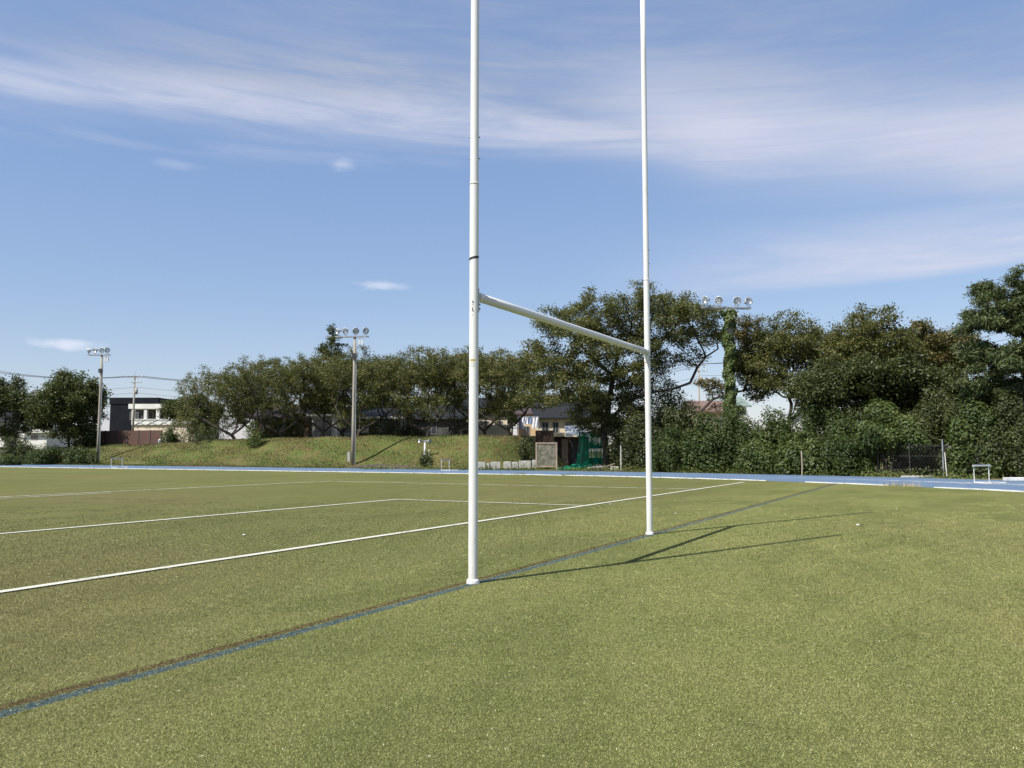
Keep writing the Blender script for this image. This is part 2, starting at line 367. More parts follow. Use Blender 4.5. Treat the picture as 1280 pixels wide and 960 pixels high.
def line_paint(t, col, lo, hi, k=1.):
    P = gpos(t); w_ = t.ss(t.m('ADD', t.m('MULTIPLY', t.noise(P, 2.1, 4, .6), .7), t.m('MULTIPLY', t.noise(P, 24, 4, .7), .5)), lo, hi, 0., k)
    c = t.mix(t.noise(P, 80, 3), col, tuple(x*.72 for x in col))
    b = bsdf(t, c, .75, 0, bump(t, t.noise(P, 70, 3), .8, .02), .2); tr = t.n('ShaderNodeBsdfTransparent')
    mx = t.n('ShaderNodeMixShader'); t.put(mx.inputs[0], w_); t.t.links.new(tr.outputs[0], mx.inputs[1]); t.t.links.new(b, mx.inputs[2]); return mx.outputs[0]
MT['line_white'] = mat('white_line_paint', lambda t: line_paint(t, (.62, .61, .51), .34, .56))
MT['line_worn'] = mat('worn_white_line_paint', lambda t: line_paint(t, (.62, .61, .50), .45, .62))
MT['line_yellow'] = mat('worn_yellow_line_paint', lambda t: line_paint(t, (.48, .42, .10), .50, .70, .7))
MT['lane_paint'] = mat('worn_lane_paint', lambda t: line_paint(t, (.62, .64, .66), .50, .68, .8))
def track_fn(t):
    P = gpos(t); n = t.noise(P, .35, 6, .6, .3); f = t.noise(P, 90, 3, .6); g = t.noise(P, 2.5, 5, .65)
    c = t.mix(t.ss(n, .35, .65), (.078, .134, .224), (.108, .164, .242)); c = t.mix(t.ss(g, .45, .7, 0., .6), c, (.145, .18, .225))
    c = t.mix(t.ss(f, .45, .7, 0., .4), c, (.065, .10, .155))
    return bsdf(t, c, .75, 0, bump(t, f, .5, .01), .3)
MT['track'] = mat('blue_rubber_track', track_fn)
def ground_fn(t):
    P = gpos(t); n = t.noise(P, .5, 6, .6, .3); f = t.noise(P, 9, 5, .65)
    c = t.mix(t.ss(n, .38, .62), (.17, .135, .075), (.115, .125, .04)); c = t.mix(t.ss(f, .4, .7, 0., .5), c, (.06, .065, .025))
    return bsdf(t, c, .95, 0, bump(t, f, .9, .08), .1)
MT['ground'] = mat('scrubby_ground', ground_fn)
def bank_fn(t):
    P = gpos(t); n = t.noise(P, .33, 5, .6, .6); m_ = t.noise(P, 1.4, 5, .62, .3); f = t.noise(P, 8, 5, .7)
    c = t.mix(t.ss(n, .38, .62), (.095, .128, .034), (.148, .142, .052)); c = t.mix(t.ss(m_, .44, .66, 0., .75), c, (.155, .105, .048))
    c = t.mix(t.ss(f, .40, .66, 0., .55), c, (.055, .070, .020)); c = t.mix(t.ss(f, .66, .78, 0., .4), c, (.30, .28, .14))
    return bsdf(t, c, .95, 0, bump(t, t.m('ADD', f, t.m('MULTIPLY', m_, .8)), 1., .16), .1)
MT['bank'] = mat('rough_grass_bank', bank_fn)
MT['bank_tuft'] = leafmat('bank_grass_blades', [(0, (.075, .102, .027)), (.4, (.120, .148, .040)), (.7, (.165, .138, .056)), (1, (.225, .165, .078))], .25)

# ------------------------------------------------------------------ ground, turf, track, bank
def sheet(name, pts, z, m, parent=None):
    mb = MB(); mb.add([(p[0], p[1], z) for p in pts], [tuple(range(len(pts)))]); return mb.build(name, m, parent)
g = MB().add([(-2500, -2500, -.03), (2500, -2500, -.03), (2500, 2500, -.03), (-2500, 2500, -.03)], [(0,1,2,3)]).build('ground', MT['ground']); tag(g, kind='structure')
def track_ring(off, n=72, s_end=-150.):
    pts = [W(s_end, TC[1]+RIN+off)]
    for i in range(n+1):
        a = math.pi*i/n
        ex = off + (2.6*smooth((a-.30)/.5) if off > 5 else 0)*math.sin(a)
        pts.append(W(TC[0]+(RIN+ex)*math.sin(a), TC[1]+(RIN+ex)*math.cos(a)))
    pts.append(W(s_end, TC[1]-RIN-off)); return pts
inn = track_ring(.12)
mb = MB(); c0 = W(-60, TC[1]); mb.add([(p.x, p.y, 0.) for p in inn], [tuple(range(len(inn)-1, -1, -1))])
turf = mb.build('turf_field', MT['turf']); tag(turf, kind='structure')
out_ = track_ring(9.4); n = len(inn)
mb = MB(); mb.add([(p.x, p.y, -.006) for p in track_ring(0.)] + [(p.x, p.y, -.006) for p in out_], [(i, i+n, i+n+1, i+1) for i in range(n-1)])
tr = mb.build('running_track', MT['track']); tag(tr, kind='structure')
for i in range(1, 6):
    a, b = track_ring(.1+1.22*i), track_ring(.16+1.22*i); mb = MB()
    mb.add([(p.x, p.y, -.002) for p in a]+[(p.x, p.y, -.002) for p in b], [(k, k+n, k+n+1, k+1) for k in range(n-1)])
    tag(mb.build('lane_line', MT['lane_paint']), kind='structure')

def marking(name, a, b, wd, m, seg=.5, z=.012):
    """a painted line from (s,t) a to b, with slightly uneven edges"""
    a, b = W(*a), W(*b); L = (b-a).length; d = (b-a).normalized(); x = Vector((-d.y, d.x, 0)); k = max(2, int(L/seg)); rn = random.Random(int(L*100))
    l, r = [], []
    for i in range(k+1):
        p = a + d*L*i/k; wob = x*rn.uniform(-.006, .006)
        l.append(p+wob+x*(wd/2+rn.uniform(-.006, .006))); r.append(p+wob-x*(wd/2+rn.uniform(-.006, .006)))
    mb = MB(); mb.add([(p.x, p.y, z) for p in l]+[(p.x, p.y, z) for p in r], [(i+1, i, i+k+1, i+k+2) for i in range(k)])
    return tag(mb.build(name, m), kind='structure')
L = LINES
marking('goal_line_marking', (L['white'], -30), (L['white'], 36.2), .13, MT['line_white'], z=.014)
marking('goal_area_marking', (L['six'], -1), (L['six'], 18.9), .125, MT['line_white'], z=.014)
marking('goal_area_marking', (L['six']-.055, 18.9), (L['white']-.07, 18.9), .125, MT['line_white'], z=.0145)
marking('penalty_area_marking', (L['box'], -11), (L['box'], 28.8), .13, MT['line_worn'], z=.014)
marking('penalty_area_marking', (L['box']-.055, 28.8), (L['white']-.07, 28.8), .14, MT['line_worn'], z=.0145)
marking('old_line_marking', (L['box']+.75, 8), (L['box']+.75, 17.5), .10, MT['line_worn'], z=.0138)
marking('yellow_line_marking', (-60, 28.25), (L['white']-.07, 28.25), .07, MT['line_yellow'], z=.0135)
def ground_at(px, py): r = ray(px, py); k = CAM_H/-r.z; return Vector((r.x*k, r.y*k, 0))
mb = MB()
for (xa, ya), (xb, yb), hw in (((196, 712.6), (217, 711.6), .022), ((203, 710.8), (211, 709.6), .03)):      # scuffed paint splash on the goal line
    a, b = ground_at(xa, ya), ground_at(xb, yb); x = Vector((0, hw, 0)); mb.add([(p.x, p.y, .0155) for p in (a-x, b-x*.3, b+x*.3, a+x)], [(0,1,2,3)])
tag(mb.build('paint_splash', MT['line_worn']), kind='structure')

# the grass bank behind the back straight
S0, S1, NS = -150., -24., 253; T0, T1 = 51.5, 72.; NTT = 83
sv = np.linspace(S0, S1, NS); tv = np.linspace(T0, T1, NTT); vs_ = []
for t_ in tv:
    for s_ in sv: p = W(s_, t_); vs_.append((p.x, p.y, ground_z(s_, t_)-.02))
ii, jj = np.meshgrid(np.arange(NTT-1), np.arange(NS-1), indexing='ij'); b_ = (ii*NS+jj).ravel()
bank = link('grass_bank', np_mesh('grass_bank', np.array(vs_), np.stack([b_, b_+1, b_+NS+1, b_+NS], 1), smooth_=True), MT['bank']); tag(bank, kind='structure')
# plateau behind the bank
pl = [W(-150, 71.9), W(-30, 71.9), W(-34, 160), W(-260, 160), W(-260, 71.9)]
tag(sheet('plateau', [(p.x, p.y) for p in pl], 1.9, MT['ground']), kind='structure')

def blades(name, pos, h, wdt, lean, m, tint, label, rng, parent=None):
    """upright narrow triangles; pos (N,3)"""
    N = len(pos); a = rng.rand(N)*6.283; dx = np.stack([np.cos(a), np.sin(a), np.zeros(N)], 1)
    b = rng.rand(N)*6.283; ln = np.stack([np.cos(b), np.sin(b), np.zeros(N)], 1)*(lean*rng.rand(N)*h)[:, None]
    v = np.empty((N, 3, 3)); v[:, 0] = pos-dx*wdt[:, None]/2; v[:, 1] = pos+dx*wdt[:, None]/2; v[:, 2] = pos+ln; v[:, 2, 2] += h
    o = link(name, np_mesh(name, v.reshape(-1, 3), np.arange(N*3).reshape(-1, 3), {'tint': np.repeat(tint, 3)}), m, parent)
    if label: tag(o, label, 'grass', kind='stuff')
    return o
rng = np.random.RandomState(11)
N = 110000; ss_ = rng.uniform(-112, -27, N); tt_ = rng.uniform(52.2, 63, N)
keep = (np.sin(ss_*.9+np.sin(tt_*1.7))+np.sin(tt_*2.1+ss_*.4)+rng.rand(N)*3 > 1.0); ss_, tt_ = ss_[keep], tt_[keep]; N = len(ss_)
pz = np.array([ground_z(a, b) for a, b in zip(ss_, tt_)])
pos = np.stack([ss_*EX.x+tt_*DX.x, ss_*EX.y+tt_*DX.y, pz-.03], 1)
patch = .56+.32*np.sin(ss_*.31+1.1*np.sin(tt_*.6))+.18*np.sin(ss_*.83+tt_*.9)
blades('bank_grass', pos, rng.uniform(.05, .17, N), rng.uniform(.03, .09, N), .9, MT['bank_tuft'], np.clip(patch+rng.normal(0, .22, N), 0, 1), 'rough unmown grass covering the sloping bank', rng)

# ------------------------------------------------------------------ turf fibres near the camera (real blades, instanced by geometry nodes)
def turf_blades():
    rng = np.random.RandomState(5)
    def tile(n, hs):
        pos = np.zeros((n, 3)); pos[:, 0] = rng.uniform(-.255, .255, n); pos[:, 1] = rng.uniform(-.255, .255, n)
        a = rng.rand(n)*6.283; dx = np.stack([np.cos(a), np.sin(a), 0*a], 1)*(rng.uniform(.0014, .0028, n)*hs)[:, None]
        b = rng.rand(n)*6.283; h = rng.uniform(.003, .0085, n)*hs**.3; ln = rng.uniform(.4, 2.2, n)*h
        v = np.empty((n, 3, 3)); v[:, 0] = pos-dx; v[:, 1] = pos+dx; v[:, 2] = pos+np.stack([np.cos(b)*ln, np.sin(b)*ln, h], 1)
        me = np_mesh('turf_fibres', v.reshape(-1, 3), np.arange(n*3).reshape(-1, 3), {'tint': np.repeat(rng.rand(n), 3)})
        me.materials.append(MT['blade']); return bpy.data.objects.new('turf_fibre_tile', me)
    tiles = [tile(3600, 1.), tile(2000, 1.35), tile(1000, 1.9), tile(420, 2.6)]
    pts, idx, rot = [], [], []
    for iy in range(4, 60):
        for ix in range(-42, 43):
            X, Y = ix*.5+.25, iy*.5+.25
            if abs(X) > .70*Y+2.6 or Y < 2.2: continue
            d = math.hypot(X, Y) + rng.uniform(-1.6, 1.6)
            k = 0 if d < 7 else 1 if d < 11 else 2 if d < 17 else 3 if d < 20+rng.uniform(-7, 7) else None
            if k is None: continue
            pts.append((X, Y, 0.)); idx.append(k); rot.append(rng.randint(4)*math.pi/2)
    me = bpy.data.meshes.new('turf_blades'); me.from_pydata(pts, [], [])
    a = me.attributes.new('k', 'INT', 'POINT'); a.data.foreach_set('value', idx)
    a = me.attributes.new('rot', 'FLOAT', 'POINT'); a.data.foreach_set('value', rot)
    ng = bpy.data.node_groups.new('scatter_fibres', 'GeometryNodeTree')
    ng.interface.new_socket('Geometry', in_out='INPUT', socket_type='NodeSocketGeometry'); ng.interface.new_socket('Geometry', in_out='OUTPUT', socket_type='NodeSocketGeometry')
    gi, go, jn = ng.nodes.new('NodeGroupInput'), ng.nodes.new('NodeGroupOutput'), ng.nodes.new('GeometryNodeJoinGeometry')
    ka = ng.nodes.new('GeometryNodeInputNamedAttribute'); ka.data_type = 'INT'; ka.inputs[0].default_value = 'k'
    ra = ng.nodes.new('GeometryNodeInputNamedAttribute'); ra.data_type = 'FLOAT'; ra.inputs[0].default_value = 'rot'
    cx = ng.nodes.new('ShaderNodeCombineXYZ'); ng.links.new(ra.outputs['Attribute'], cx.inputs[2])
    e2r = ng.nodes.new('FunctionNodeEulerToRotation'); ng.links.new(cx.outputs[0], e2r.inputs[0])
    for k, tl in enumerate(tiles):
        cmp_ = ng.nodes.new('FunctionNodeCompare'); cmp_.data_type = 'INT'; cmp_.operation = 'EQUAL'
        ins = [i for i in cmp_.inputs if i.type == 'INT']; ng.links.new(ka.outputs['Attribute'], ins[0]); ins[1].default_value = k
        oi = ng.nodes.new('GeometryNodeObjectInfo'); oi.inputs['Object'].default_value = tl
        ip = ng.nodes.new('GeometryNodeInstanceOnPoints'); ng.links.new(gi.outputs[0], ip.inputs['Points'])
        ng.links.new(cmp_.outputs[0], ip.inputs['Selection']); ng.links.new(oi.outputs['Geometry'], ip.inputs['Instance']); ng.links.new(e2r.outputs[0], ip.inputs['Rotation'])
        ng.links.new(ip.outputs[0], jn.inputs[0])
    ng.links.new(jn.outputs[0], go.inputs[0])
    o = link('turf_blades', me, MT['blade']); md = o.modifiers.new('fibres', 'NODES'); md.node_group = ng
    tag(o, 'short worn olive green fibres of the artificial turf', 'turf', kind='stuff')
turf_blades()

# ------------------------------------------------------------------ rugby goal
P1, P2 = Vector((-.3965, 8.5765, 0)), Vector((2.215, 13.5256, 0)); BAR = 2.95; HP = 9.45
goal = thing('rugby_goal', 'tall white rugby goal with two uprights and a crossbar on the blue line', 'goal', (P1+P2)/2)
gd = (P2-P1).normalized(); gw = goal.location
for i, P in enumerate((P1, P2)):
    q = P-gw
    mb = MB().tube([q+Vector((0, 0, z)) for z in (-.05, .5, 1.5, 2.5, 3.3, 4.15)], .048, 32, False); post = mb.build('post', MT['white_paint'], goal, smooth_=True)
    MB().tube([q+Vector((0, 0, z)) for z in (4.0, 4.16, 5., 6.5, 8., HP)], [.0455, .0455, .045, .0445, .044, .043], 32, True).build('upper_pipe', MT['white_paint'], post, smooth_=True)
    MB().lathe([(.0455, 4.135), (.0495, 4.135), (.0495, 4.156), (.0455, 4.158)], 32, Matrix.Translation(q)).build('joint_ring', MT['white_paint'], post, smooth_=True)
    MB().lathe([(.0485, .045), (.058, .042), (.066, .02), (.068, .0), (.068, -.03)], 32, Matrix.Translation(q)).build('base_collar', MT['white_paint'], post, smooth_=True)
    for z in ((4.42, 4.10+.55) if i == 0 else (4.42, 4.65)):
        for sgn in (-1, 1):
            c = q+Vector((sgn*.044, 0, z)); MB().tube([c, c+Vector((sgn*.014, 0, 0))], .009, 8).build('bolt', MT['galv'], post)
    # bracket: a half sleeve round the upright that carries the bar
    sg = 1 if i == 0 else -1
    M = Matrix.Translation(q)
    a0 = math.atan2(gd.y*sg, gd.x*sg); mb = MB(); vs1, fs1 = [], []
    for k in range(13):
        a = a0 + (-1+2*k/12)*R(78)
        for r_, z in ((.0505, BAR-.17), (.0565, BAR-.17), (.0565, BAR+.075), (.0505, BAR+.075)): vs1.append((q.x+r_*math.cos(a), q.y+r_*math.sin(a), z))
    for k in range(12):
        for j in range(4): fs1.append((k*4+j, k*4+(j+1) % 4, (k+1)*4+(j+1) % 4, (k+1)*4+j))
    fs1 += [(0,1,2,3), (51,50,49,48)]
    br = mb.add(vs1, fs1).build('bracket', MT['white_paint'], goal)
    side = Vector((-gd.y, gd.x, 0))
    for z in (BAR-.135, BAR-.09):
        for s2 in (-1, 1):
            a = a0+s2*R(55); c = q+Vector((math.cos(a)*.0565, math.sin(a)*.0565, z)); MB().tube([c-Vector((math.cos(a), math.sin(a), 0))*.004, c+Vector((math.cos(a), math.sin(a), 0))*.010], .010, 8).build('bolt', MT['dark_metal'], br)
a, b = P1-gw+gd*.0565+Vector((0, 0, BAR)), P2-gw-gd*.0565+Vector((0, 0, BAR))
cb = MB().tube([a.lerp(b, k/6) for k in range(7)], .0475, 32).build('crossbar', MT['white_paint'], goal, smooth_=True)
for e_, sg in ((a, 1), (b, -1)): MB().tube([e_+gd*sg*.0, e_+gd*sg*.10], .0505, 32).build('bar_sleeve', MT['white_paint'], cb, smooth_=True)
def wrap(name, m, q, z0, z1, az0, az1, r_=.0493, parent=None, tilt=0., n=14):
    vs1 = []
    for k in range(n+1):
        a = az0+(az1-az0)*k/n; d = tilt*math.cos(a)
        vs1 += [(q.x+r_*math.cos(a), q.y+r_*math.sin(a), z0+d), (q.x+r_*math.cos(a), q.y+r_*math.sin(a), z1+d)]
    return MB().add(vs1, [(2*k, 2*k+2, 2*k+3, 2*k+1) for k in range(n)]).build(name, m, parent, smooth_=True)
p0 = [c for c in goal.children if c.name.startswith('post')][0]; q = P1-gw
wrap('tape_band', MT['black_tape'], q, 3.335, 3.360, 0, 2*math.pi, .0495, p0, .011, 28)
tail = math.atan2(-1, -.95); c = q+Vector((math.cos(tail), math.sin(tail), 0))*.0495
MB().tube([c+Vector((0, 0, 3.34)), c+Vector((-.012, -.01, 3.325)), c+Vector((-.022, -.012, 3.318))], .003, 6).build('tape_tail', MT['black_tape'], p0)
face = math.atan2(-P1.y, -P1.x)                                    # side of the upright that looks to the camera
st_ = wrap('sticker', MT['sticker'], q, 2.262, 2.282, face-.95, face+.35, .0487, p0)
for k in range(7):
    a1 = face-.85+k*.155; wrap('sticker_letter', MT['sticker_ink'], q, 2.266, 2.278, a1, a1+.085, .0490, st_, n=2)
wrap('sticker', MT['white_matt'], q, 2.20, 2.256, face-.9, face+.25, .0486, p0)
for z, a1, h_, w_ in ((2.868, -.36, .022, .26), (2.842, -.30, .012, .16), (2.815, -.34, .010, .12), (2.785, -.40, .030, .20), (2.775, -.25, .016, .16), (2.735, -.33, .012, .10), (2.86, -.22, .010, .1)):
    wrap('scuff_mark', MT['black_tape'], q, z, z+h_, face+a1, face+a1+w_, .0488, p0, n=3)

# ------------------------------------------------------------------ track kerb (white raised segments)
kerb = thing('track_kerb', 'low white segmented kerb along the inner edge of the blue track', 'kerb', W(TC[0], TC[1]+RIN))
def kerb_path(u):                     # u: distance along the kerb, 0 where the bend starts
    if u <= 0: return TC[0]+u, TC[1]+RIN, 0.
    a = u/RIN; return TC[0]+RIN*math.sin(a), TC[1]+RIN*math.cos(a), a
seg = MB().box((-.98, -.06, 0), (.98, .05, .036)).mesh('kerb_segment'); seg.materials.append(MT['white_matt'])
rk = random.Random(4); u = -96.
while u < 60:
    s_, t_, a = kerb_path(u+1)
    skip = (14.4 < u < 16.2) or (19.2 < u < 22.3 and rk.random() < .5) or (10 < u < 11)
    if not skip:
        o = bpy.data.objects.new('kerb_segment', seg); COL.objects.link(o); o.parent = kerb
        o.location = W(s_, t_, 0) - kerb.location; o.rotation_euler = (rk.uniform(-.01, .01), rk.uniform(-.008, .008), -TH-a+rk.uniform(-.006, .006))
        if u > 15: o.scale = (1, 1, rk.uniform(.9, 1.25))
    u += 2.0

# ------------------------------------------------------------------ hurdles
def hurdle(p, ang, label, h=.762, flip=1):
    t = thing('hurdle', label, 'hurdle', p, ang, 'hurdles left on the track'); m = MT['white_matt']
    mb = MB().box((-.6, -.0125, h-.07), (.6, .0125, h)); mb.build('top_bar', m, t)
    for s in (-.5, .5):
        MB().tube([(s, .02, .03), (s, .02, h-.03)], .016, 8).build('upright', m, t)
        MB().tube([(s, .02, .02), (s, flip*.72, .02)], .018, 8).build('foot', m, t)
    MB().tube([(-.5, .02, .045), (.5, .02, .045)], .014, 8).build('lower_rail', m, t)
    return t
def trackpos(px, py): r = ray(px, py); k = CAM_H/-r.z; return Vector((r.x*k, r.y*k, 0))
p = trackpos(1228, 603.5); s_, t_ = ST(p); rad = math.atan2(t_-TC[1], s_-TC[0])
hurdle(p, rad-TH, 'white hurdle standing on the blue track in front of the fence posts', flip=-1)
hurdle(trackpos(557, 588), math.pi/2-TH, 'white hurdle on the track beside the small shrub below the bank', flip=-1)
hurdle(trackpos(146, 584.3), math.pi/2-TH, 'white hurdle on the track at the far left below the brown fence', flip=-1)
# white start mark on the lane by the near hurdle
p = trackpos(1213, 603.5); mb = MB()
mb.add([(p.x-.9, p.y-.75, .0), (p.x-.85, p.y-.8, .0), (p.x+.12, p.y+.1, .0), (p.x, p.y+.12, .0)], [(0,1,2,3)]); mb.add([(p.x, p.y+.12, .0), (p.x+.12, p.y+.1, .0), (p.x-.1, p.y+1.3, .0), (p.x-.2, p.y+1.3, .0)], [(0,1,2,3)])
tag(mb.build('lane_mark', MT['line_white']), kind='structure')

# ------------------------------------------------------------------ floodlight poles
def floodlight(parent, c, aim, r=.27, m_shell='lamp_shell'):
    """round floodlight: bowl, glass, yoke"""
    aim = Vector(aim).normalized(); Mx = Matrix.Translation(c) @ aim.to_track_quat('Z', 'Y').to_matrix().to_4x4()
    fl = MB().lathe([(.02, -.34), (.10, -.34), (.115, -.20), (r*.62, -.13), (r*.92, -.02), (r, .06), (r*1.05, .07), (r*1.05, .085), (r*.97, .085)], 22, Mx).build('floodlight', MT[m_shell], parent, smooth_=True)
    MB().lathe([(r*.97, .08), (r*.9, .02), (r*.6, -.08), (.06, -.12), (.0, -.12)], 22, Mx).build('reflector', MT['chrome'], fl, smooth_=True)
    MB().lathe([(.055, -.12), (.06, -.02), (.0, .03)], 10, Mx).build('bulb', MT['lens'], fl, smooth_=True)
    c = Vector(c); yk = MB()
    side = aim.cross(Vector((0, 0, 1))).normalized()
    for s in (-1, 1): yk.beam(c+side*s*r*.8-aim*.04, c+side*s*r*.35+Vector((0, 0, -.36)), .03, .02)
    yk.beam(c-side*r*.4+Vector((0, 0, -.36)), c+side*r*.4+Vector((0, 0, -.36)), .03, .02); yk.build('yoke', MT['dark_metal'], fl)
def light_pole(p, H, label, arm_dir, offs, aims, ivy=False, box=True, rb=.16, rt=.105):
    t = thing('floodlight_pole', label, 'floodlight pole', p, 0, 'floodlight poles round the track'); A = Vector(arm_dir).normalized()
    MB().tube([(0, 0, -.4), (0, 0, H*.33), (0, 0, H*.66), (0, 0, H)], [rb, rb*.8+rt*.2, rb*.4+rt*.6, rt], 20).build('pole', MT['concrete_pole'], t, smooth_=True)
    z = H-.05; Z = Vector((0, 0, z)); S_ = Vector((-A.y, A.x, 0))
    MB().beam(Z+A*(offs[0]-.2)+S_*.16, Z+A*(offs[-1]+.2)+S_*.16, .08, .09).beam(Z+A*(offs[0]-.2)-S_*.16, Z+A*(offs[-1]+.2)-S_*.16, .08, .09).build('cross_arm', MT['galv'], t)
    for o_, am in zip(offs, aims): floodlight(t, Z+A*o_+Vector((0, 0, .46))-S_*.16, am)
    for o_ in (.38, .62):
        MB().cbox(Z+A*o_+Vector((0, 0, -.45)), (.16, .16, .48)).cbox(Z+A*o_+Vector((0, 0, -.12)), (.03, .03, .24)).build('ballast_box', MT['lamp_shell'], t)
    MB().cbox(Vector((.0, -.22, H-1.7)), (.3, .2, .42)).build('junction_box', MT['dark_metal'], t)
    MB().tube([(rb+.03, -.05, -.3), (rb+.02, -.05, 3.), (rt+.05, -.05, H-1.)], .035, 8).build('conduit', MT['galv'], t)
    if box: MB().cbox((-.32, -.05, .65), (.22, .25, .8)).build('control_box', MT['steel_pole'], t, bevel=.01)
    return t
def pole_at(px, t_): p = at_t(px, t_); s_, q_ = ST(p); p.z = ground_z(s_, q_)-.02; return p
AIM = [(-.9, -.5, -.3), (-.35, -.9, -.35), (.2, -1, -.25), (.55, -.85, -.2)]
pA = pole_at(123, 55.2); light_pole(pA, zat(443, pA.y)-pA.z, 'slim floodlight pole at the left end of the bank beside the dark tree', (1, -.1, 0), (-1.35, -.65, .1, .62), [(-1, -.2, -.3), (-.6, -.8, -.3), (-.1, -1, -.3), (.7, -.6, .1)], box=False)
pB = pole_at(441.5, 55.0); light_pole(pB, zat(420, pB.y)-pB.z, 'concrete floodlight pole rising in front of the middle of the grass bank', (1, -.1, 0), (-1.45, -.75, .12, .95), AIM)
pC = at_t(914, 55.3); poleC = light_pole(pC, zat(384, pC.y), 'floodlight pole wrapped in ivy above the green hedge', (1, .15, 0), (-1.65, -.70, .55, 1.35), [(-.9, -.6, -.2), (-.45, -.9, -.15), (-.05, -1, -.05), (.35, -1, .12)], box=False, rb=.2)

# ------------------------------------------------------------------ foliage builders
def leaf_mesh(name, C, Nn, size, aspect, tint, rng, fold=.18):
    N = len(C); Nn = Nn/np.linalg.norm(Nn, axis=1, keepdims=True)
    a = rng.normal(size=(N, 3)); u = a-(a*Nn).sum(1, keepdims=True)*Nn; u /= np.linalg.norm(u, axis=1, keepdims=True); v = np.cross(Nn, u)
    Lh = (size/2)[:, None]; Wh = Lh*aspect
    vv = np.empty((N, 4, 3)); vv[:, 0] = C-u*Lh; vv[:, 1] = C+v*Wh+Nn*Lh*fold; vv[:, 2] = C+u*Lh; vv[:, 3] = C-v*Wh+Nn*Lh*fold
    return np_mesh(name, vv.reshape(-1, 3), np.arange(N*4).reshape(-1, 4), {'tint': np.repeat(np.clip(tint, 0, 1), 4)})
def grow(rng, att, trunk, step, kill, infl, iters=70, up=.08):
    """space colonisation: attraction points -> (nodes, parents)"""
    nodes, par = [], []                                         # trunk: one polyline, or several chains (parent index, points)
    chains = trunk if isinstance(trunk[0][1], list) else [(-1, trunk)]
    for pi, pts in chains:
        for p in pts: par.append(pi); nodes.append(np.array(p, float)); pi = len(nodes)-1
    n0 = len(nodes)
    live = np.ones(len(att), bool); nd = np.full(len(att), 1e9); ni = np.zeros(len(att), int)
    for i in range(max(1, n0-4) if len(chains) == 1 else 2, n0):
        d = np.linalg.norm(att-nodes[i], axis=1); m_ = d < nd; nd[m_] = d[m_]; ni[m_] = i
    for it in range(iters):
        act = live & (nd < (infl if it > 14 else 1e8))
        if not act.any(): break
        idx = np.where(act)[0]; src = ni[idx]; dv = att[idx]-np.array(nodes)[src]; dv /= np.linalg.norm(dv, axis=1, keepdims=True)+1e-9
        us, inv = np.unique(src, return_inverse=True); acc = np.zeros((len(us), 3)); np.add.at(acc, inv, dv)
        acc /= np.linalg.norm(acc, axis=1, keepdims=True)+1e-9; acc[:, 2] += up; acc += rng.normal(0, .16, acc.shape); acc /= np.linalg.norm(acc, axis=1, keepdims=True)+1e-9
        new = np.array(nodes)[us]+acc*step; added = 0
        for k, u_ in enumerate(us):
            nodes.append(new[k]); par.append(int(u_)); i = len(nodes)-1; added += 1
        D = np.linalg.norm(att[:, None, :]-new[None], axis=2); best = D.argmin(1); bd = D[np.arange(len(att)), best]
        m_ = bd < nd; nd[m_] = bd[m_]; ni[m_] = best[m_]+len(nodes)-len(us)
        live &= nd > kill
        if len(nodes) > 5200: break
    return np.array(nodes), np.array(par)
def branch_mesh(name, nodes, par, tip=.014, expo=2.35, maxr=.4, sides=6):
    n = len(nodes); acc = np.zeros(n); rad = np.zeros(n)
    for i in range(n-1, -1, -1):
        rad[i] = tip if acc[i] == 0 else acc[i]**(1/expo)
        if par[i] >= 0: acc[par[i]] += rad[i]**expo
    rad = rad*min(1., maxr/rad[0]) if rad[0] > maxr else rad
    ch = np.where(par >= 0)[0]; p0, p1 = nodes[par[ch]], nodes[ch]; r1 = rad[ch]; r0 = np.minimum(rad[par[ch]], r1*1.35)
    first = par[ch] == 0; r0[first] = rad[0]*1.25
    d = p1-p0; d /= np.linalg.norm(d, axis=1, keepdims=True)+1e-9
    a = np.where(np.abs(d[:, 2:3]) < .9, np.array([[0, 0, 1.]]), np.array([[1., 0, 0]])); x = np.cross(d, a); x /= np.linalg.norm(x, axis=1, keepdims=True); y = np.cross(d, x)
    k = np.arange(sides)*2*np.pi/sides; cs, sn = np.cos(k)[None, :, None], np.sin(k)[None, :, None]
    ring = x[:, None]*cs+y[:, None]*sn
    v = np.concatenate([p0[:, None]+ring*r0[:, None, None]-d[:, None]*(r0*.25)[:, None, None], p1[:, None]+ring*r1[:, None, None]], 1)
    m_ = len(ch); b = (np.arange(m_)*2*sides)[:, None]; i0 = np.arange(sides)[None]; i1 = (np.arange(sides)+1) % sides
    f = np.stack([b+i0, b+i1, b+i1+sides, b+i0+sides], 2).reshape(-1, 4)
    return np_mesh(name, v.reshape(-1, 3), f, smooth_=True), rad
def lobes_pts(rng, lobes, n, shell=0.):
    """random points in ellipsoid lobes (c, r) weighted by volume; returns points and outward normals"""
    wts = np.array([l[1][0]*l[1][1]*l[1][2] for l in lobes])**.8; wts /= wts.sum(); k = rng.choice(len(lobes), n, p=wts)
    d = rng.normal(size=(n, 3)); d /= np.linalg.norm(d, axis=1, keepdims=True); r = (shell+(1-shell)*rng.rand(n))**(1/3 if shell == 0 else 1)
    c = np.array([l[0] for l in lobes])[k]; rr = np.array([l[1] for l in lobes])[k]
    return c+d*rr*r[:, None], d/rr, k
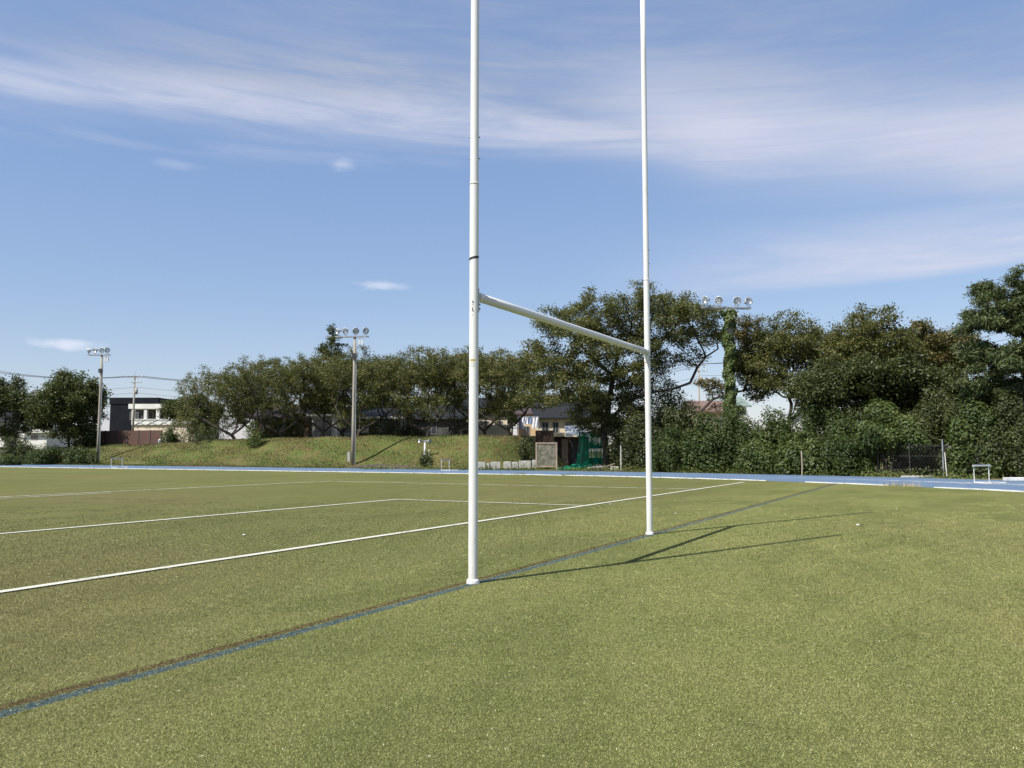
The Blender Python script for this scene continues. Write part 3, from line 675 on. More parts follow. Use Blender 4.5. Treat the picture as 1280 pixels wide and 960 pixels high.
def crown_lobes(rng, c, r, n, lo=.34, hi=.50):
    """uneven broad crown: an upper dome of lobes and a looser lower tier"""
    L_ = []; a0 = rng.rand()*6.283
    for i in range(n):
        up = i % 3 != 2; f = rng.uniform(lo, hi)*(1. if up else .85); a = a0+i*2.39996+rng.uniform(-.25, .25); q = math.sqrt((i+.5)/n)
        fz = f*rng.uniform(.85, 1.15); qq = q*(1-f*.85)
        z = math.sqrt(max(0, 1-qq*qq))*rng.uniform(.72, 1.0)-fz if up else rng.uniform(-.80, -.10)
        L_.append(((c[0]+math.cos(a)*qq*r[0], c[1]+math.sin(a)*qq*r[1], c[2]+z*r[2]), (r[0]*f, r[1]*f, r[2]*fz)))
    for sg in (-1, 1): L_.append(((c[0]+sg*r[0]*.68, c[1]+rng.uniform(-.3, .3)*r[1], c[2]+rng.uniform(-.1, .3)*r[2]), (r[0]*.33, r[1]*.33, r[2]*.36)))
    return L_
def tree(name, label, cat, base, trunk, lobes, rng, nleaf, lm, leaf=.21, natt=900, step=.42, kill=.55, group=None, aspect=.5, spread=.30, maxr=.34, twigs=14, flat=.6, nrm_up=.7, tint0=.5, tsd=.2, expo=2.35):
    t = thing(name, label, cat, base, 0, group)
    att, _, _ = lobes_pts(rng, lobes, natt)
    if twigs:                                                   # stray shoots that break the outline
        hi = att[np.argsort(-(att[:, 2]+rng.rand(len(att))*1.5))[:twigs]]; cc = att.mean(0)
        dv = hi-cc; dv /= np.linalg.norm(dv, axis=1, keepdims=True); att = np.concatenate([att, hi+dv*rng.uniform(.2, .7, (twigs, 1))+np.array([0, 0, .12])])
    nodes, par = grow(rng, att, trunk, step, kill, 3.2)
    me, rad = branch_mesh('trunk', nodes, par, maxr=maxr, expo=expo)
    link('trunk', me, MT['bark'], t)
    cand = np.where((rad < .034) & (np.arange(len(nodes)) > 6))[0]
    ntint = rng.normal(0, .14, len(nodes)); k = rng.choice(cand, nleaf)
    C = nodes[k]+rng.normal(0, spread, (nleaf, 3))*np.array([1, 1, flat]); Nn = rng.normal(0, .6, (nleaf, 3)); Nn[:, 2] += nrm_up
    link('crown', leaf_mesh('crown', C, Nn, leaf*rng.uniform(.65, 1.35, nleaf), aspect, tint0+ntint[k]+rng.normal(0, tsd, nleaf), rng), lm, t)
    return t
def shrub(name, label, base, lobes, rng, nleaf, lm, leaf=.13, stems=5, cat='shrub', group=None, aspect=.5, tint0=.45, flowers=0, inner=.35):
    t = thing(name, label, cat, base, 0, group)
    C, Nn, k = lobes_pts(rng, lobes, nleaf, .62)
    Ci, Ni, ki = lobes_pts(rng, lobes, int(nleaf*inner), .2)
    # ragged: push clumps in and out
    nz = np.sin(C[:, 0]*3.1+C[:, 2]*2.3)+np.sin(C[:, 1]*3.7-C[:, 2]*3.3)+np.sin(C[:, 0]*7.7+C[:, 1]*5.1+C[:, 2]*6.1)*.6
    n1 = Nn/np.linalg.norm(Nn, axis=1, keepdims=True); C = C+n1*(nz*.16)[:, None]+rng.normal(0, .07, C.shape)
    C = np.concatenate([C, Ci]); Nn = np.concatenate([n1, Ni/np.linalg.norm(Ni, axis=1, keepdims=True)])+rng.normal(0, .55, (len(C), 3)); Nn[:, 2] += .35
    ok = C[:, 2] > .02; C, Nn = C[ok], Nn[ok]; n = len(C); kt = rng.normal(0, .10, len(lobes)); kk = np.concatenate([k, ki])[ok]
    cl = .20*np.sin(C[:, 0]*2.2+C[:, 2]*2.9)*np.sin(C[:, 1]*2.7)
    link('foliage', leaf_mesh('foliage', C, Nn, leaf*rng.uniform(.6, 1.4, n), aspect, tint0+kt[kk]+cl+rng.normal(0, .17, n), rng), lm, t)
    mb = MB()
    for i in range(stems):
        l = lobes[rng.randint(len(lobes))]; e = Vector(l[0]); b = Vector((e.x*.25+rng.normal()*.12, e.y*.25+rng.normal()*.12, -.05)); m_ = b.lerp(e, .5)+Vector((rng.normal()*.1, rng.normal()*.1, .1))
        mb.tube([b, m_, e], [.05, .035, .015], 6)
    mb.build('stem', MT['bark'], t)
    if flowers:
        C, Nn, k = lobes_pts(rng, lobes, flowers, .97); n1 = Nn/np.linalg.norm(Nn, axis=1, keepdims=True); C += n1*.08
        ok = C[:, 2] > .05; C, n1 = C[ok], n1[ok]
        fl_ = link('flowers', leaf_mesh('flowers', C, n1+rng.normal(0, .4, n1.shape), np.full(len(C), .11), .8, np.full(len(C), .5), rng), MT['flower'], t); tag(fl_, kind='stuff')
    return t
def on_ground(p): s_, t_ = ST(p); return Vector((p.x, p.y, ground_z(s_, t_)-.04))

# ---- ivy on the right-hand floodlight pole
rng = np.random.RandomState(21); Hc = zat(384, pC.y); n_ = 9000
z_ = rng.uniform(.2, Hc-.2, n_); a_ = rng.rand(n_)*6.283; rr = .24+.14*rng.rand(n_)+.09*np.sin(z_*2.7+a_)+.07*np.sin(z_*6.1-2*a_)+.10*np.clip(z_-(Hc-1.2), 0, 1)
C = np.stack([rr*np.cos(a_), rr*np.sin(a_), z_], 1); Nn = np.stack([np.cos(a_), np.sin(a_), .5+0*a_], 1)+rng.normal(0, .4, (n_, 3))
iv_ = link('ivy', leaf_mesh('ivy', C, Nn, rng.uniform(.10, .2, n_), .75, .5+.15*np.sin(z_*3.3)+rng.normal(0, .2, n_), rng), MT['leaf_ivy'], poleC); tag(iv_, kind='stuff')

# ------------------------------------------------------------------ trees
def px_tree(name, label, px, t_, L_, R_, top, bot, rng, nleaf, lm=None, nl=10, lean=(0, 0), fork=.25, Y=None, zb=None, depth=1., group=None, trunk=None, vase=False, **kw):
    """tree at image column px; crown spans columns L_..R_ and rows top..bot at its own distance"""
    p = at_Y(px, Y) if Y else at_t(px, t_); p = on_ground(p) if zb is None else Vector((p.x, p.y, zb))
    Yd = p.y; x0, x1 = kx(L_)*Yd-p.x, kx(R_)*Yd-p.x; z1, z0 = zat(top, Yd)-p.z, zat(bot, Yd)-p.z
    c = ((x0+x1)/2, lean[1], (z0+z1)/2); r = ((x1-x0)/2, (x1-x0)/2*depth, (z1-z0)/2)
    lob = crown_lobes(rng, (c[0], c[1], c[2]-.05*r[2]), r, nl)
    zf = max(.8, z0*fork + .6)
    if trunk is None and vase:
        a_ = rng.rand()*6.283; w2 = r[0]*.45; sg = 1 if lean[0] >= 0 else -1
        trunk = [(-1, [(0, 0, -.2), (.04, 0, .25), (lean[0]*.2, 0, .6)]), (2, [(lean[0]*.6+sg*w2*.2, .1, 1.1), (lean[0]+sg*w2*.6, .2, 1.9), (lean[0]*1.2+sg*w2, .3, 2.8)]), (2, [(-sg*w2*.25, -.1, 1.2), (-sg*w2*.6, -.3, 2.0), (-sg*w2*.8, -.3, 2.9)]), (2, [(.1, .5, 1.3), (.05, .9, 2.3)])]
    if trunk is None: trunk = [(0, 0, -.2), (lean[0]*.15, 0, zf*.35), (lean[0]*.4, lean[1]*.2, zf*.7), (lean[0]*.8, lean[1]*.4, zf)]
    return tree(name, label, 'tree', p, trunk, lob, rng, nleaf, lm or MT['leaf_cherry'], group=group, **kw)
G1 = 'cherry trees along the top of the bank'
cherries = [  # label, trunk column, t, left, right, top, bottom row, seed, leaves, lean
 ('leftmost cherry tree on the bank, bare branches reaching left', 292, 62.6, 212, 340, 452, 540, 31, 17000, -1.2),
 ('bushy cherry tree on the bank in front of the purple-brown roof', 352, 63., 272, 418, 441, 532, 32, 27000, -.8),
 ('dense cherry tree on the bank just left of the middle floodlight pole', 402, 65., 340, 470, 440, 514, 33, 24000, .5),
 ('cherry tree on the bank right behind the middle floodlight pole', 447, 62.6, 398, 532, 432, 528, 34, 24000, .6),
 ('cherry tree with leaning trunk on the bank in front of the grey house', 534, 62.8, 462, 596, 427, 530, 35, 24000, -1.4),
 ('cherry tree on the bank beside the near goal upright, left of the cream house', 566, 65., 515, 650, 430, 528, 36, 23000, 1.0),
 ('airy cherry tree on the bank in front of the cream house', 637, 62.6, 572, 700, 430, 526, 37, 21000, -1.0),
]
cherries += [
 ('cherry tree set back between the leftmost and the bushy cherry trees', 322, 67., 262, 382, 450, 532, 81, 17000, .4),
 ('cherry tree set back behind the middle floodlight pole, left of its top', 428, 67.5, 372, 490, 446, 510, 82, 17000, -.5),
 ('cherry tree set back behind the grey house front', 502, 67., 440, 566, 440, 514, 83, 17000, .6),
 ('cherry tree set back just right of the near goal upright', 606, 67., 548, 668, 440, 508, 84, 16000, -.4)]
for lab, px, t_, L_, R_, top, bot, seed, nlf, ln in cherries:
    px_tree('cherry_tree', lab, px, t_, L_-8, R_+8, top, bot, np.random.RandomState(seed), nlf, nl=17, lean=(ln, 0), group=G1, twigs=30, kill=.6, natt=1050, vase=True, maxr=.24, expo=2.1, leaf=.165, spread=.22, flat=.55)
# darker trees further back, between the houses
back = [(238, 108., 200, 282, 492, 545, 71, 'dark tree behind the leftmost cherry tree'), (322, 112., 285, 362, 488, 545, 72, 'dark tree behind the purple-brown roof'), (392, 110., 350, 440, 486, 545, 73, 'dark tree behind the white balcony house'), (478, 112., 435, 525, 486, 545, 74, 'dark tree behind the grey house'),
        (560, 116., 515, 605, 482, 545, 75, 'dark tree behind the wide dark roof'), (640, 108., 600, 690, 486, 545, 76, 'dark tree behind the orange-cream house'), (722, 112., 680, 775, 478, 560, 77, 'dark tree behind the house left of the huge tree')]
for px, Y, L_, R_, top, bot, seed, lab in back:
    px_tree('broadleaf_tree', lab, px, 0, L_, R_, top, bot, np.random.RandomState(seed), 15000, lm=MT['leaf_dark'], nl=11, Y=Y, zb=2.4 if px < 660 else 0., leaf=.3, spread=.4, natt=520, step=.55, kill=.8, group='dark trees behind the houses', fork=.1)
def big_tree():
    rng = np.random.RandomState(38); p = at_Y(757, 60.); Yd = 60.
    def L(px, py, rx, rz, dy=0., ry=None): return ((kx(px)*Yd-p.x, dy, zat(py, Yd)), (rx, ry or rx, rz))
    lob = [L(700, 405, 2.1, 1.1, -1.), L(745, 388, 2.4, 1.2, 1.), L(795, 386, 2.6, 1.0, -1.5), L(845, 380, 2.2, 1.0, 1.), L(880, 395, 1.9, .95, 0), L(770, 410, 3., 1.4, 2.), L(830, 405, 2.4, 1.2, -2),
           L(680, 432, 1.5, .9, 0), L(690, 462, 2.0, 1.1, -1.5), L(735, 445, 2.2, 1.3, -2.), L(790, 445, 2.2, 1.4, -1), L(672, 480, 1.4, .8, 1), L(720, 485, 2.0, 1.2, -2.5), L(770, 490, 2.0, 1.6, 1.5), L(895, 415, 1.3, .9, 1), L(745, 520, 1.9, 1.5, 0), L(800, 500, 1.6, 1.4, 2.)]
    def Q(px, py, dy=0.): return (kx(px)*Yd-p.x, dy, zat(py, Yd))
    lob += [L(735, 500, 1.7, 1.0, -1.5), L(775, 470, 1.8, 1.2, -1.8), L(790, 520, 1.6, 1.2, -1.), L(805, 470, 1.4, 1., .5), L(720, 462, 1.6, .9, 1.5), L(662, 455, 1.3, .8, -.6), L(668, 500, 1.3, .7, -1.5), L(700, 505, 1.6, .8, -2.2), L(715, 420, 1.8, 1., -2.4), L(860, 400, 1.6, .8, -2.), L(895, 425, 1.2, .6, -.5), L(870, 420, 1.5, .7, 1.), L(850, 440, 1.3, .6, 1.5), L(825, 455, 1.2, .7, 1.5), L(820, 425, 1.8, .9, -2.4)]
    trunk = [(-1, [(0, 0, -.2), (.05, 0, 1.2), (-.1, .1, 2.4), (.1, 0, 3.4)]), (3, [Q(762, 500), Q(768, 470, .3), Q(775, 440, .4), Q(790, 415, .3)]), (3, [Q(742, 498, -.5), Q(722, 478, -.8), Q(702, 462, -1.), Q(682, 455, -1.)]), (3, [Q(785, 502, -.6), Q(808, 492, -1.), Q(838, 488, -1.1), Q(860, 480, -1.1), Q(869, 462, -1.), Q(880, 448, -1.), Q(896, 438, -.9)]), (5, [Q(742, 450, -.4), Q(722, 428, -.6), Q(708, 412, -.8)]), (5, [Q(795, 460, 1.), Q(822, 435, 1.2), Q(848, 408, 1.)])]
    tree('spreading_tree', 'huge spreading tree behind the crossbar, the widest crown of all', 'tree', p, trunk, lob, rng, 92000, MT['leaf_cherry'], natt=2400, step=.45, kill=.6, maxr=.42, leaf=.17, spread=.27, twigs=22, expo=2.0)
big_tree()
def leaning_tree():
    rng = np.random.RandomState(39); Yd = 57.; p = at_Y(866, Yd)
    def Q(px, py, dy=0.): return (kx(px)*Yd-p.x, dy, zat(py, Yd))
    def L(px, py, rx, rz, dy=0.): return (Q(px, py, dy), (rx, rx, rz))
    lob = [L(936, 418, 1.3, .8), L(946, 448, 1.3, .8, .5), L(925, 445, .8, .6, .8), L(930, 465, .9, .5, -.4), L(955, 478, .9, .35), L(975, 470, .8, .3, .4), L(890, 478, .9, .25, .5)]
    trunk = [(-1, [(0, 0, -.2), Q(868, 556), Q(872, 530)]), (2, [Q(879, 512), Q(892, 499), Q(912, 492), Q(932, 488), Q(952, 478)]), (2, [Q(880, 520, .6), Q(897, 508, .8), Q(915, 500, .8)]), (6, [Q(938, 470), Q(942, 452)])]
    tree('cherry_tree', 'low leaning tree with bare crooked limb beside the ivy-covered pole', 'tree', p, trunk, lob, rng, 14000, MT['leaf_brownish'], natt=560, twigs=16, maxr=.3, leaf=.15, spread=.22, expo=2.0)
leaning_tree()
px_tree('broadleaf_tree', 'olive green tree right of the ivy-covered pole', 985, 60., 914, 1066, 391, 512, np.random.RandomState(40), 38000, nl=15, Y=56., zb=0., leaf=.16, natt=1300, tint0=.5, spread=.24)
px_tree('broadleaf_tree', 'tall dense olive tree in the middle of the right-hand tree row', 1085, 60., 1020, 1158, 385, 505, np.random.RandomState(41), 40000, nl=16, Y=53., zb=0., leaf=.16, natt=1300, tint0=.45, spread=.24)
px_tree('broadleaf_tree', 'thin brownish tree between the dense olive tree and the pine', 1172, 60., 1112, 1236, 404, 505, np.random.RandomState(42), 26000, lm=MT['leaf_brownish'], nl=11, Y=56., zb=0.)
px_tree('broadleaf_tree', 'dark tree filling in behind the right-hand shrubs', 1120, 60., 1040, 1190, 440, 530, np.random.RandomState(43), 24000, lm=MT['leaf_dark'], nl=11, Y=50., zb=0.)
def pine():
    rng = np.random.RandomState(45); Yd = 43.; p = at_Y(1285, Yd)
    def L(px, py, rx, rz, dy=0.): return ((kx(px)*Yd-p.x, dy, zat(py, Yd)), (rx, rx, rz*.72))
    lob = [L(1286, 362, .8, .5), L(1250, 368, .9, .35, .4), L(1232, 380, .5, .28, -.5), L(1300, 378, 1.4, .5), L(1225, 408, 1.1, .36, -.6), L(1262, 402, 1.3, .55, .6), L(1300, 415, 1.6, .5, -.6), L(1235, 432, 1.2, .40, .5), L(1212, 413, .6, .25, 0), L(1275, 440, 1.6, .5, -.8), L(1320, 440, 1.6, .5, .5), L(1250, 462, 1.5, .42, -.6), L(1295, 478, 1.6, .45, .6), L(1225, 482, 1.3, .40, .2), L(1345, 470, 1.5, .5, 0), L(1255, 495, 1.6, .4, .6), L(1240, 395, 1.0, .4, 0), L(1270, 385, 1.1, .5, -.3), L(1285, 400, 1.5, .6, .2), L(1245, 448, 1.3, .45, -.2), L(1285, 458, 1.6, .5, 0), L(1222, 445, .9, .35, -.3)]
    trunk = [(0, 0, -.2), (.05, 0, 1.5), (-.05, .05, 3.2), (.0, 0, 4.6), (.05, 0, 6.), (0, 0, 7.4), (.02, 0, 8.6)]
    tree('pine_tree', 'dark green pine with layered boughs at the right edge', 'tree', p, trunk, lob, rng, 68000, MT['leaf_pine'], natt=1300, step=.34, kill=.42, leaf=.24, aspect=.2, spread=.18, flat=.7, nrm_up=.2, maxr=.22, twigs=12, tint0=.45)
pine()
px_tree('broadleaf_tree', 'dark low tree between the two olive trees', 1040, 60., 985, 1095, 452, 540, np.random.RandomState(61), 20000, lm=MT['leaf_dark'], nl=11, Y=51., zb=0., leaf=.18, tint0=.6)
px_tree('broadleaf_tree', 'dark low tree in front of the thin brownish tree', 1190, 60., 1120, 1250, 462, 548, np.random.RandomState(62), 24000, lm=MT['leaf_dark'], nl=12, Y=49., zb=0., leaf=.18, tint0=.6)
px_tree('broadleaf_tree', 'dark tree under the pine at the right edge', 1262, 60., 1205, 1330, 474, 556, np.random.RandomState(63), 24000, lm=MT['leaf_dark'], nl=12, Y=48., zb=0., leaf=.18, tint0=.6)
def conifer():
    rng = np.random.RandomState(46); p = on_ground(at_t(412, 72)); Yd = p.y
    lob = []; z1 = zat(410, Yd)-p.z
    for i in range(26):
        f = i/25; z = 2.+(z1-2.4)*f; r = .75+2.6*(1-f)**.5; a = i*2.4
        lob.append(((math.cos(a)*r*.55, math.sin(a)*r*.55, z), (r*.66, r*.66, .6)))
    tree('conifer_tree', 'dark conifer poking above the cherry trees behind the middle pole', 'tree', p, [(0, 0, -.2), (0, 0, 1.5), (0, 0, 3.), (0, 0, 4.5), (0, 0, 6.), (0, 0, z1-1.)], lob, rng, 30000, MT['leaf_dark'], natt=900, step=.4, leaf=.25, aspect=.35, spread=.2, maxr=.2, twigs=8)
conifer()
px_tree('evergreen_tree', 'dark evergreen tree cut by the left edge', 12, 66, -40, 52, 468, 552, np.random.RandomState(47), 24000, lm=MT['leaf_dark'], nl=13, Y=100., leaf=.27, spread=.34, tint0=.5)
px_tree('evergreen_tree', 'broad dark tree left of the slim floodlight pole', 86, 66, 38, 131, 459, 566, np.random.RandomState(48), 40000, lm=MT['leaf_dark'], nl=18, Y=93., leaf=.27, spread=.36, tint0=.56, natt=800)

# ------------------------------------------------------------------ shrubs and hedge
def px_shrub(label, px, Y, wpx, top, rng, nleaf, lm='leaf_shrub', dep=1., nl=7, name='shrub', zb=None, raised=False, **kw):
    p = at_Y(px, Y); p = on_ground(p) if zb is None else Vector((p.x, p.y, zb))
    h = zat(top, Y)-p.z; rx = wpx/1043*Y/2; lob = []
    for i in range(nl):
        a = i*2.4+rng.rand(); q = math.sqrt((i+.2)/nl)*.74; f = rng.uniform(.27, .42); tp = h*(1. if i < 2 else rng.uniform(.66, .98)*(1-.25*q)); rz = h*rng.uniform(.16, .28)
        lob.append(((math.cos(a)*q*rx, math.sin(a)*q*rx*dep, tp-rz), (rx*f, rx*f*dep, rz)))
        lob.append(((math.cos(a)*q*rx*1.05, math.sin(a)*q*rx*dep*1.05, max(.1, (tp-rz)*.45)), (rx*f, rx*f*dep, max(.3, (tp-rz)*.55)))) if not raised else None
    return shrub(name, label, p, lob, rng, nleaf, MT[lm], **kw)
HG = 'shrubs of the overgrown hedge beyond the track'
def ring_Y(px, rr):                   # distance of an image column at radius rr from the centre of the bend
    k = kx(px); lo, hi = 20., 90.
    for _ in range(40):
        m_ = (lo+hi)/2; s_, t_ = ST(Vector((k*m_, m_, 0))); 
        if math.hypot(s_-TC[0], t_-TC[1]) < rr: lo = m_
        else: hi = m_
    return lo
hedge = [  # label, column, radius, width px, top row, leaves, material
 ('dark shrub at the foot of the huge spreading tree, beside the green net', 786, 50.0, 52, 508, 7500, 'leaf_dark'),
 ('dark rounded shrub just left of the far goal upright', 803, 48.2, 62, 516, 7500, 'leaf_dark'),
 ('tall dark round bush behind the hedge, right of the far goal upright', 838, 52., 78, 474, 15000, 'leaf_dark'),
 ('green shrub directly right of the far goal upright, low in the hedge', 843, 47.2, 66, 532, 7500, 'leaf_shrub'),
 ('green hedge shrub below the crooked bare limb', 884, 47.4, 62, 516, 8000, 'leaf_shrub'),
 ('green hedge shrub around the foot of the ivy-covered pole', 922, 48.4, 70, 498, 9500, 'leaf_shrub'),
 ('bright green low shrub in front, just right of the ivy-covered pole', 950, 46.6, 56, 548, 6500, 'leaf_shrub'),
 ('tall green shrub below the olive tree right of the ivy-covered pole', 972, 49.2, 66, 510, 8500, 'leaf_shrub'),
 ('tallest hedge shrub, left of the dense olive tree trunk', 1032, 49.5, 70, 478, 10500, 'leaf_shrub'),
 ('leafy shrub overhanging the thin stake in the hedge', 1004, 46.8, 62, 536, 7500, 'leaf_shrub'),
 ('dark green shrub under the dense olive tree', 1062, 47.4, 70, 520, 9000, 'leaf_shrub'),
 ('big leafy shrub overhanging the dark gap left of the fence posts', 1108, 48.0, 80, 500, 11000, 'leaf_shrub'),
 ('dark undergrowth shrub behind the fence, left of the white fence post', 1152, 50.6, 84, 528, 8500, 'leaf_dark'),
 ('dark tall shrub above the white fence post', 1180, 51.5, 90, 480, 13000, 'leaf_dark'),
 ('leafy shrub behind the near hurdle', 1226, 49.6, 72, 498, 10500, 'leaf_shrub'),
 ('dark shrub under the pine at the right edge', 1272, 50.2, 84, 488, 11000, 'leaf_dark'),
]
for i, (lab, px, rr_, wpx, top, nl_, lm) in enumerate(hedge):
    px_shrub(lab, px, ring_Y(px, rr_), wpx*1.12, top, np.random.RandomState(100+i), int(nl_*1.7), lm, nl=12, zb=-.03, group=HG, leaf=(.13, .16, .145, .12, .17)[i % 5], tint0=(.42, .30, .55, .38, .48, .34, .6)[i % 7], dep=.8, raised=px in (1108, 1180))
px_shrub('bushy flowering shrub below the dark tree at the far left', 62, 84., 66, 556, np.random.RandomState(130), 7000, 'leaf_shrub', flowers=70, leaf=.17, nl=8)
px_shrub('low flowering shrub between the dark tree and the slim floodlight pole', 104, 83., 44, 560, np.random.RandomState(131), 4500, 'leaf_shrub', flowers=30, leaf=.17)
px_shrub('round dark shrub at the left edge above the track', 22, 86., 52, 545, np.random.RandomState(132), 6000, 'leaf_dark', leaf=.17)
px_shrub('low shrub at the very left, touching the edge of the track', 10, 80., 40, 569, np.random.RandomState(133), 3500, 'leaf_shrub', flowers=20, leaf=.16)
px_shrub('small dark shrub at the foot of the bank beside the white post', 533, 63.5, 19, 566, np.random.RandomState(134), 2200, 'leaf_dark', leaf=.13)
px_shrub('pale shrub on the bank crest under the leftmost cherry tree', 318, 79., 24, 524, np.random.RandomState(135), 1800, 'leaf_weed', leaf=.14)
px_shrub('green shrub beside the right end of the brown fence', 212, 92., 24, 534, np.random.RandomState(136), 2500, 'leaf_shrub', leaf=.15)
px_shrub('overgrown shrub hanging over the right end of the bank', 658, 67.5, 26, 546, np.random.RandomState(137), 2600, 'leaf_dark', leaf=.14, tint0=.6)
for i, (px, lab) in enumerate(((232, 'dark low shrub on the bank crest right of the brown fence'), (262, 'dark low shrub under the leftmost cherry tree'), (340, 'dark low shrub under the bushy cherry tree'), (370, 'dark low shrub left of the white balcony house'), (480, 'dark low shrub on the crest right of the middle floodlight pole'), (515, 'dark low shrub on the crest in front of the grey house'), (578, 'dark low shrub on the crest just left of the near goal upright'))):
    px_shrub(lab, px, at_t(px, 68.).y, 50, 517+(i % 3)*5, np.random.RandomState(150+i), 2200, 'leaf_dark', leaf=.15, group='low shrubs along the bank crest')

# weeds and ground cover at the edge of the track (uncountable)
rng = np.random.RandomState(60); N = 15000; a = rng.uniform(-.35, 1.05, N); e_ = 9.5+np.clip((a-.30)/.5, 0, 1)**2*2.4*np.sin(np.clip(a, 0, 3)); rr = RIN+e_+np.abs(rng.normal(0, 1.0, N))
ok = (np.sin(a*31)+np.sin(a*73+1)+rng.rand(N)*2.2 > .6); a, rr = a[ok], rr[ok]; N = len(a)
s_ = TC[0]+rr*np.sin(a); t_ = TC[1]+rr*np.cos(a)
hgt = rng.uniform(.05, .55, N)*(.5+.5*np.abs(np.sin(a*23)))
C = np.stack([s_*EX.x+t_*DX.x, s_*EX.y+t_*DX.y, hgt*rng.rand(N)], 1); Nn = rng.normal(0, .6, (N, 3)); Nn[:, 2] += .6
tag(link('weeds', leaf_mesh('weeds', C, Nn, rng.uniform(.07, .17, N), .45, .45+.25*np.sin(a*17)+rng.normal(0, .2, N), rng), MT['leaf_weed']), 'light green weeds along the outer edge of the track', 'weeds', kind='stuff')
N = 9000; ss_ = rng.uniform(-105, -26, N); tt_ = 51.5+np.abs(rng.normal(0, 1.1, N)); pos = np.stack([ss_*EX.x+tt_*DX.x, ss_*EX.y+tt_*DX.y, [ground_z(x, y)-.03 for x, y in zip(ss_, tt_)]], 1)
blades('verge_grass', pos, rng.uniform(.05, .16, N), rng.uniform(.04, .1, N), 1., MT['bank_tuft'], np.clip(rng.normal(.5, .25, N), 0, 1), 'dry short grass on the verge below the bank', rng)
# dry weeds in the kerb gaps
for px, w_, lab in ((1117, 8, 'dry straw-coloured weeds growing in the kerb gap, left clump'), (1137, 9, 'dry straw-coloured weeds growing in the kerb gap, right clump'), (650, 5, 'green weeds by the kerb below the leaning board'), (712, 5, 'green weeds by the kerb below the green net')):
    Y = ring_Y(px, RIN+.1) if px > 640 else at_t(px, TC[1]+RIN).y; p = at_Y(px, Y); rngw = np.random.RandomState(px); n_ = 150; q_ = rngw.normal(0, .2, (n_, 3))*np.array([1.2, .6, 0]); q_[:, 2] = .0
    o = blades('weed_clump', q_, rngw.uniform(.05, .2, n_), rngw.uniform(.008, .02, n_), .9, MT['straw'] if px > 1000 else MT['leaf_weed'], rngw.rand(n_), None, rngw); o.location = p; tag(o, lab, 'weeds', 'weeds in the kerb', 'stuff')
# scraps lying on the turf
scraps = [(1075, 658), (1122, 638), (763, 631), (845, 643), (306, 670), (1042, 619), (1243, 658), (680, 651), (552, 697), (1015, 943), (150, 683), (615, 694)]
sm = MB().add([(-.03, -.012, .0), (.0, -.02, .012), (.04, 0, .004), (.005, .022, .014)], [(0,1,2,3)]).mesh('leaf_scrap'); sm.materials.append(MT['straw'])
sw = MB().add([(-.05, -.03, .0), (.05, -.025, .02), (.045, .03, .006), (-.04, .028, .02)], [(0,1,2,3)]).mesh('leaf_scrap'); sw.materials.append(MT['white_matt'])
rk = random.Random(9)
SL = ['largest white scrap on the turf, right of the shadow tips', 'white scrap on the turf between the shadow tip and the track', 'white scrap on the turf just left of the far upright', 'white scrap on the turf right of the far upright', 'white scrap inside the marked area at the left', 'dry leaf on the turf near the end of the blue line', 'dry leaf on the turf at the right edge', 'dry leaf beside the white goal line between the uprights', 'dry leaf on the turf just left of the near upright', 'dry brown leaf lying in the right foreground', 'dry leaf beyond the white goal line at the left', 'dry leaf on the turf just right of the near upright']
for i, (px, py) in enumerate(scraps):
    p = trackpos(px, py); o = link('leaf_scrap', sw if i < 5 else sm, None, None, (p.x, p.y, .016)); o.rotation_euler = (0, 0, rk.uniform(0, 6)); o.scale = (.75 if i else 1.2,)*3 if i != 9 else (.4,)*3
    tag(o, SL[i], 'litter', 'scraps on the turf')

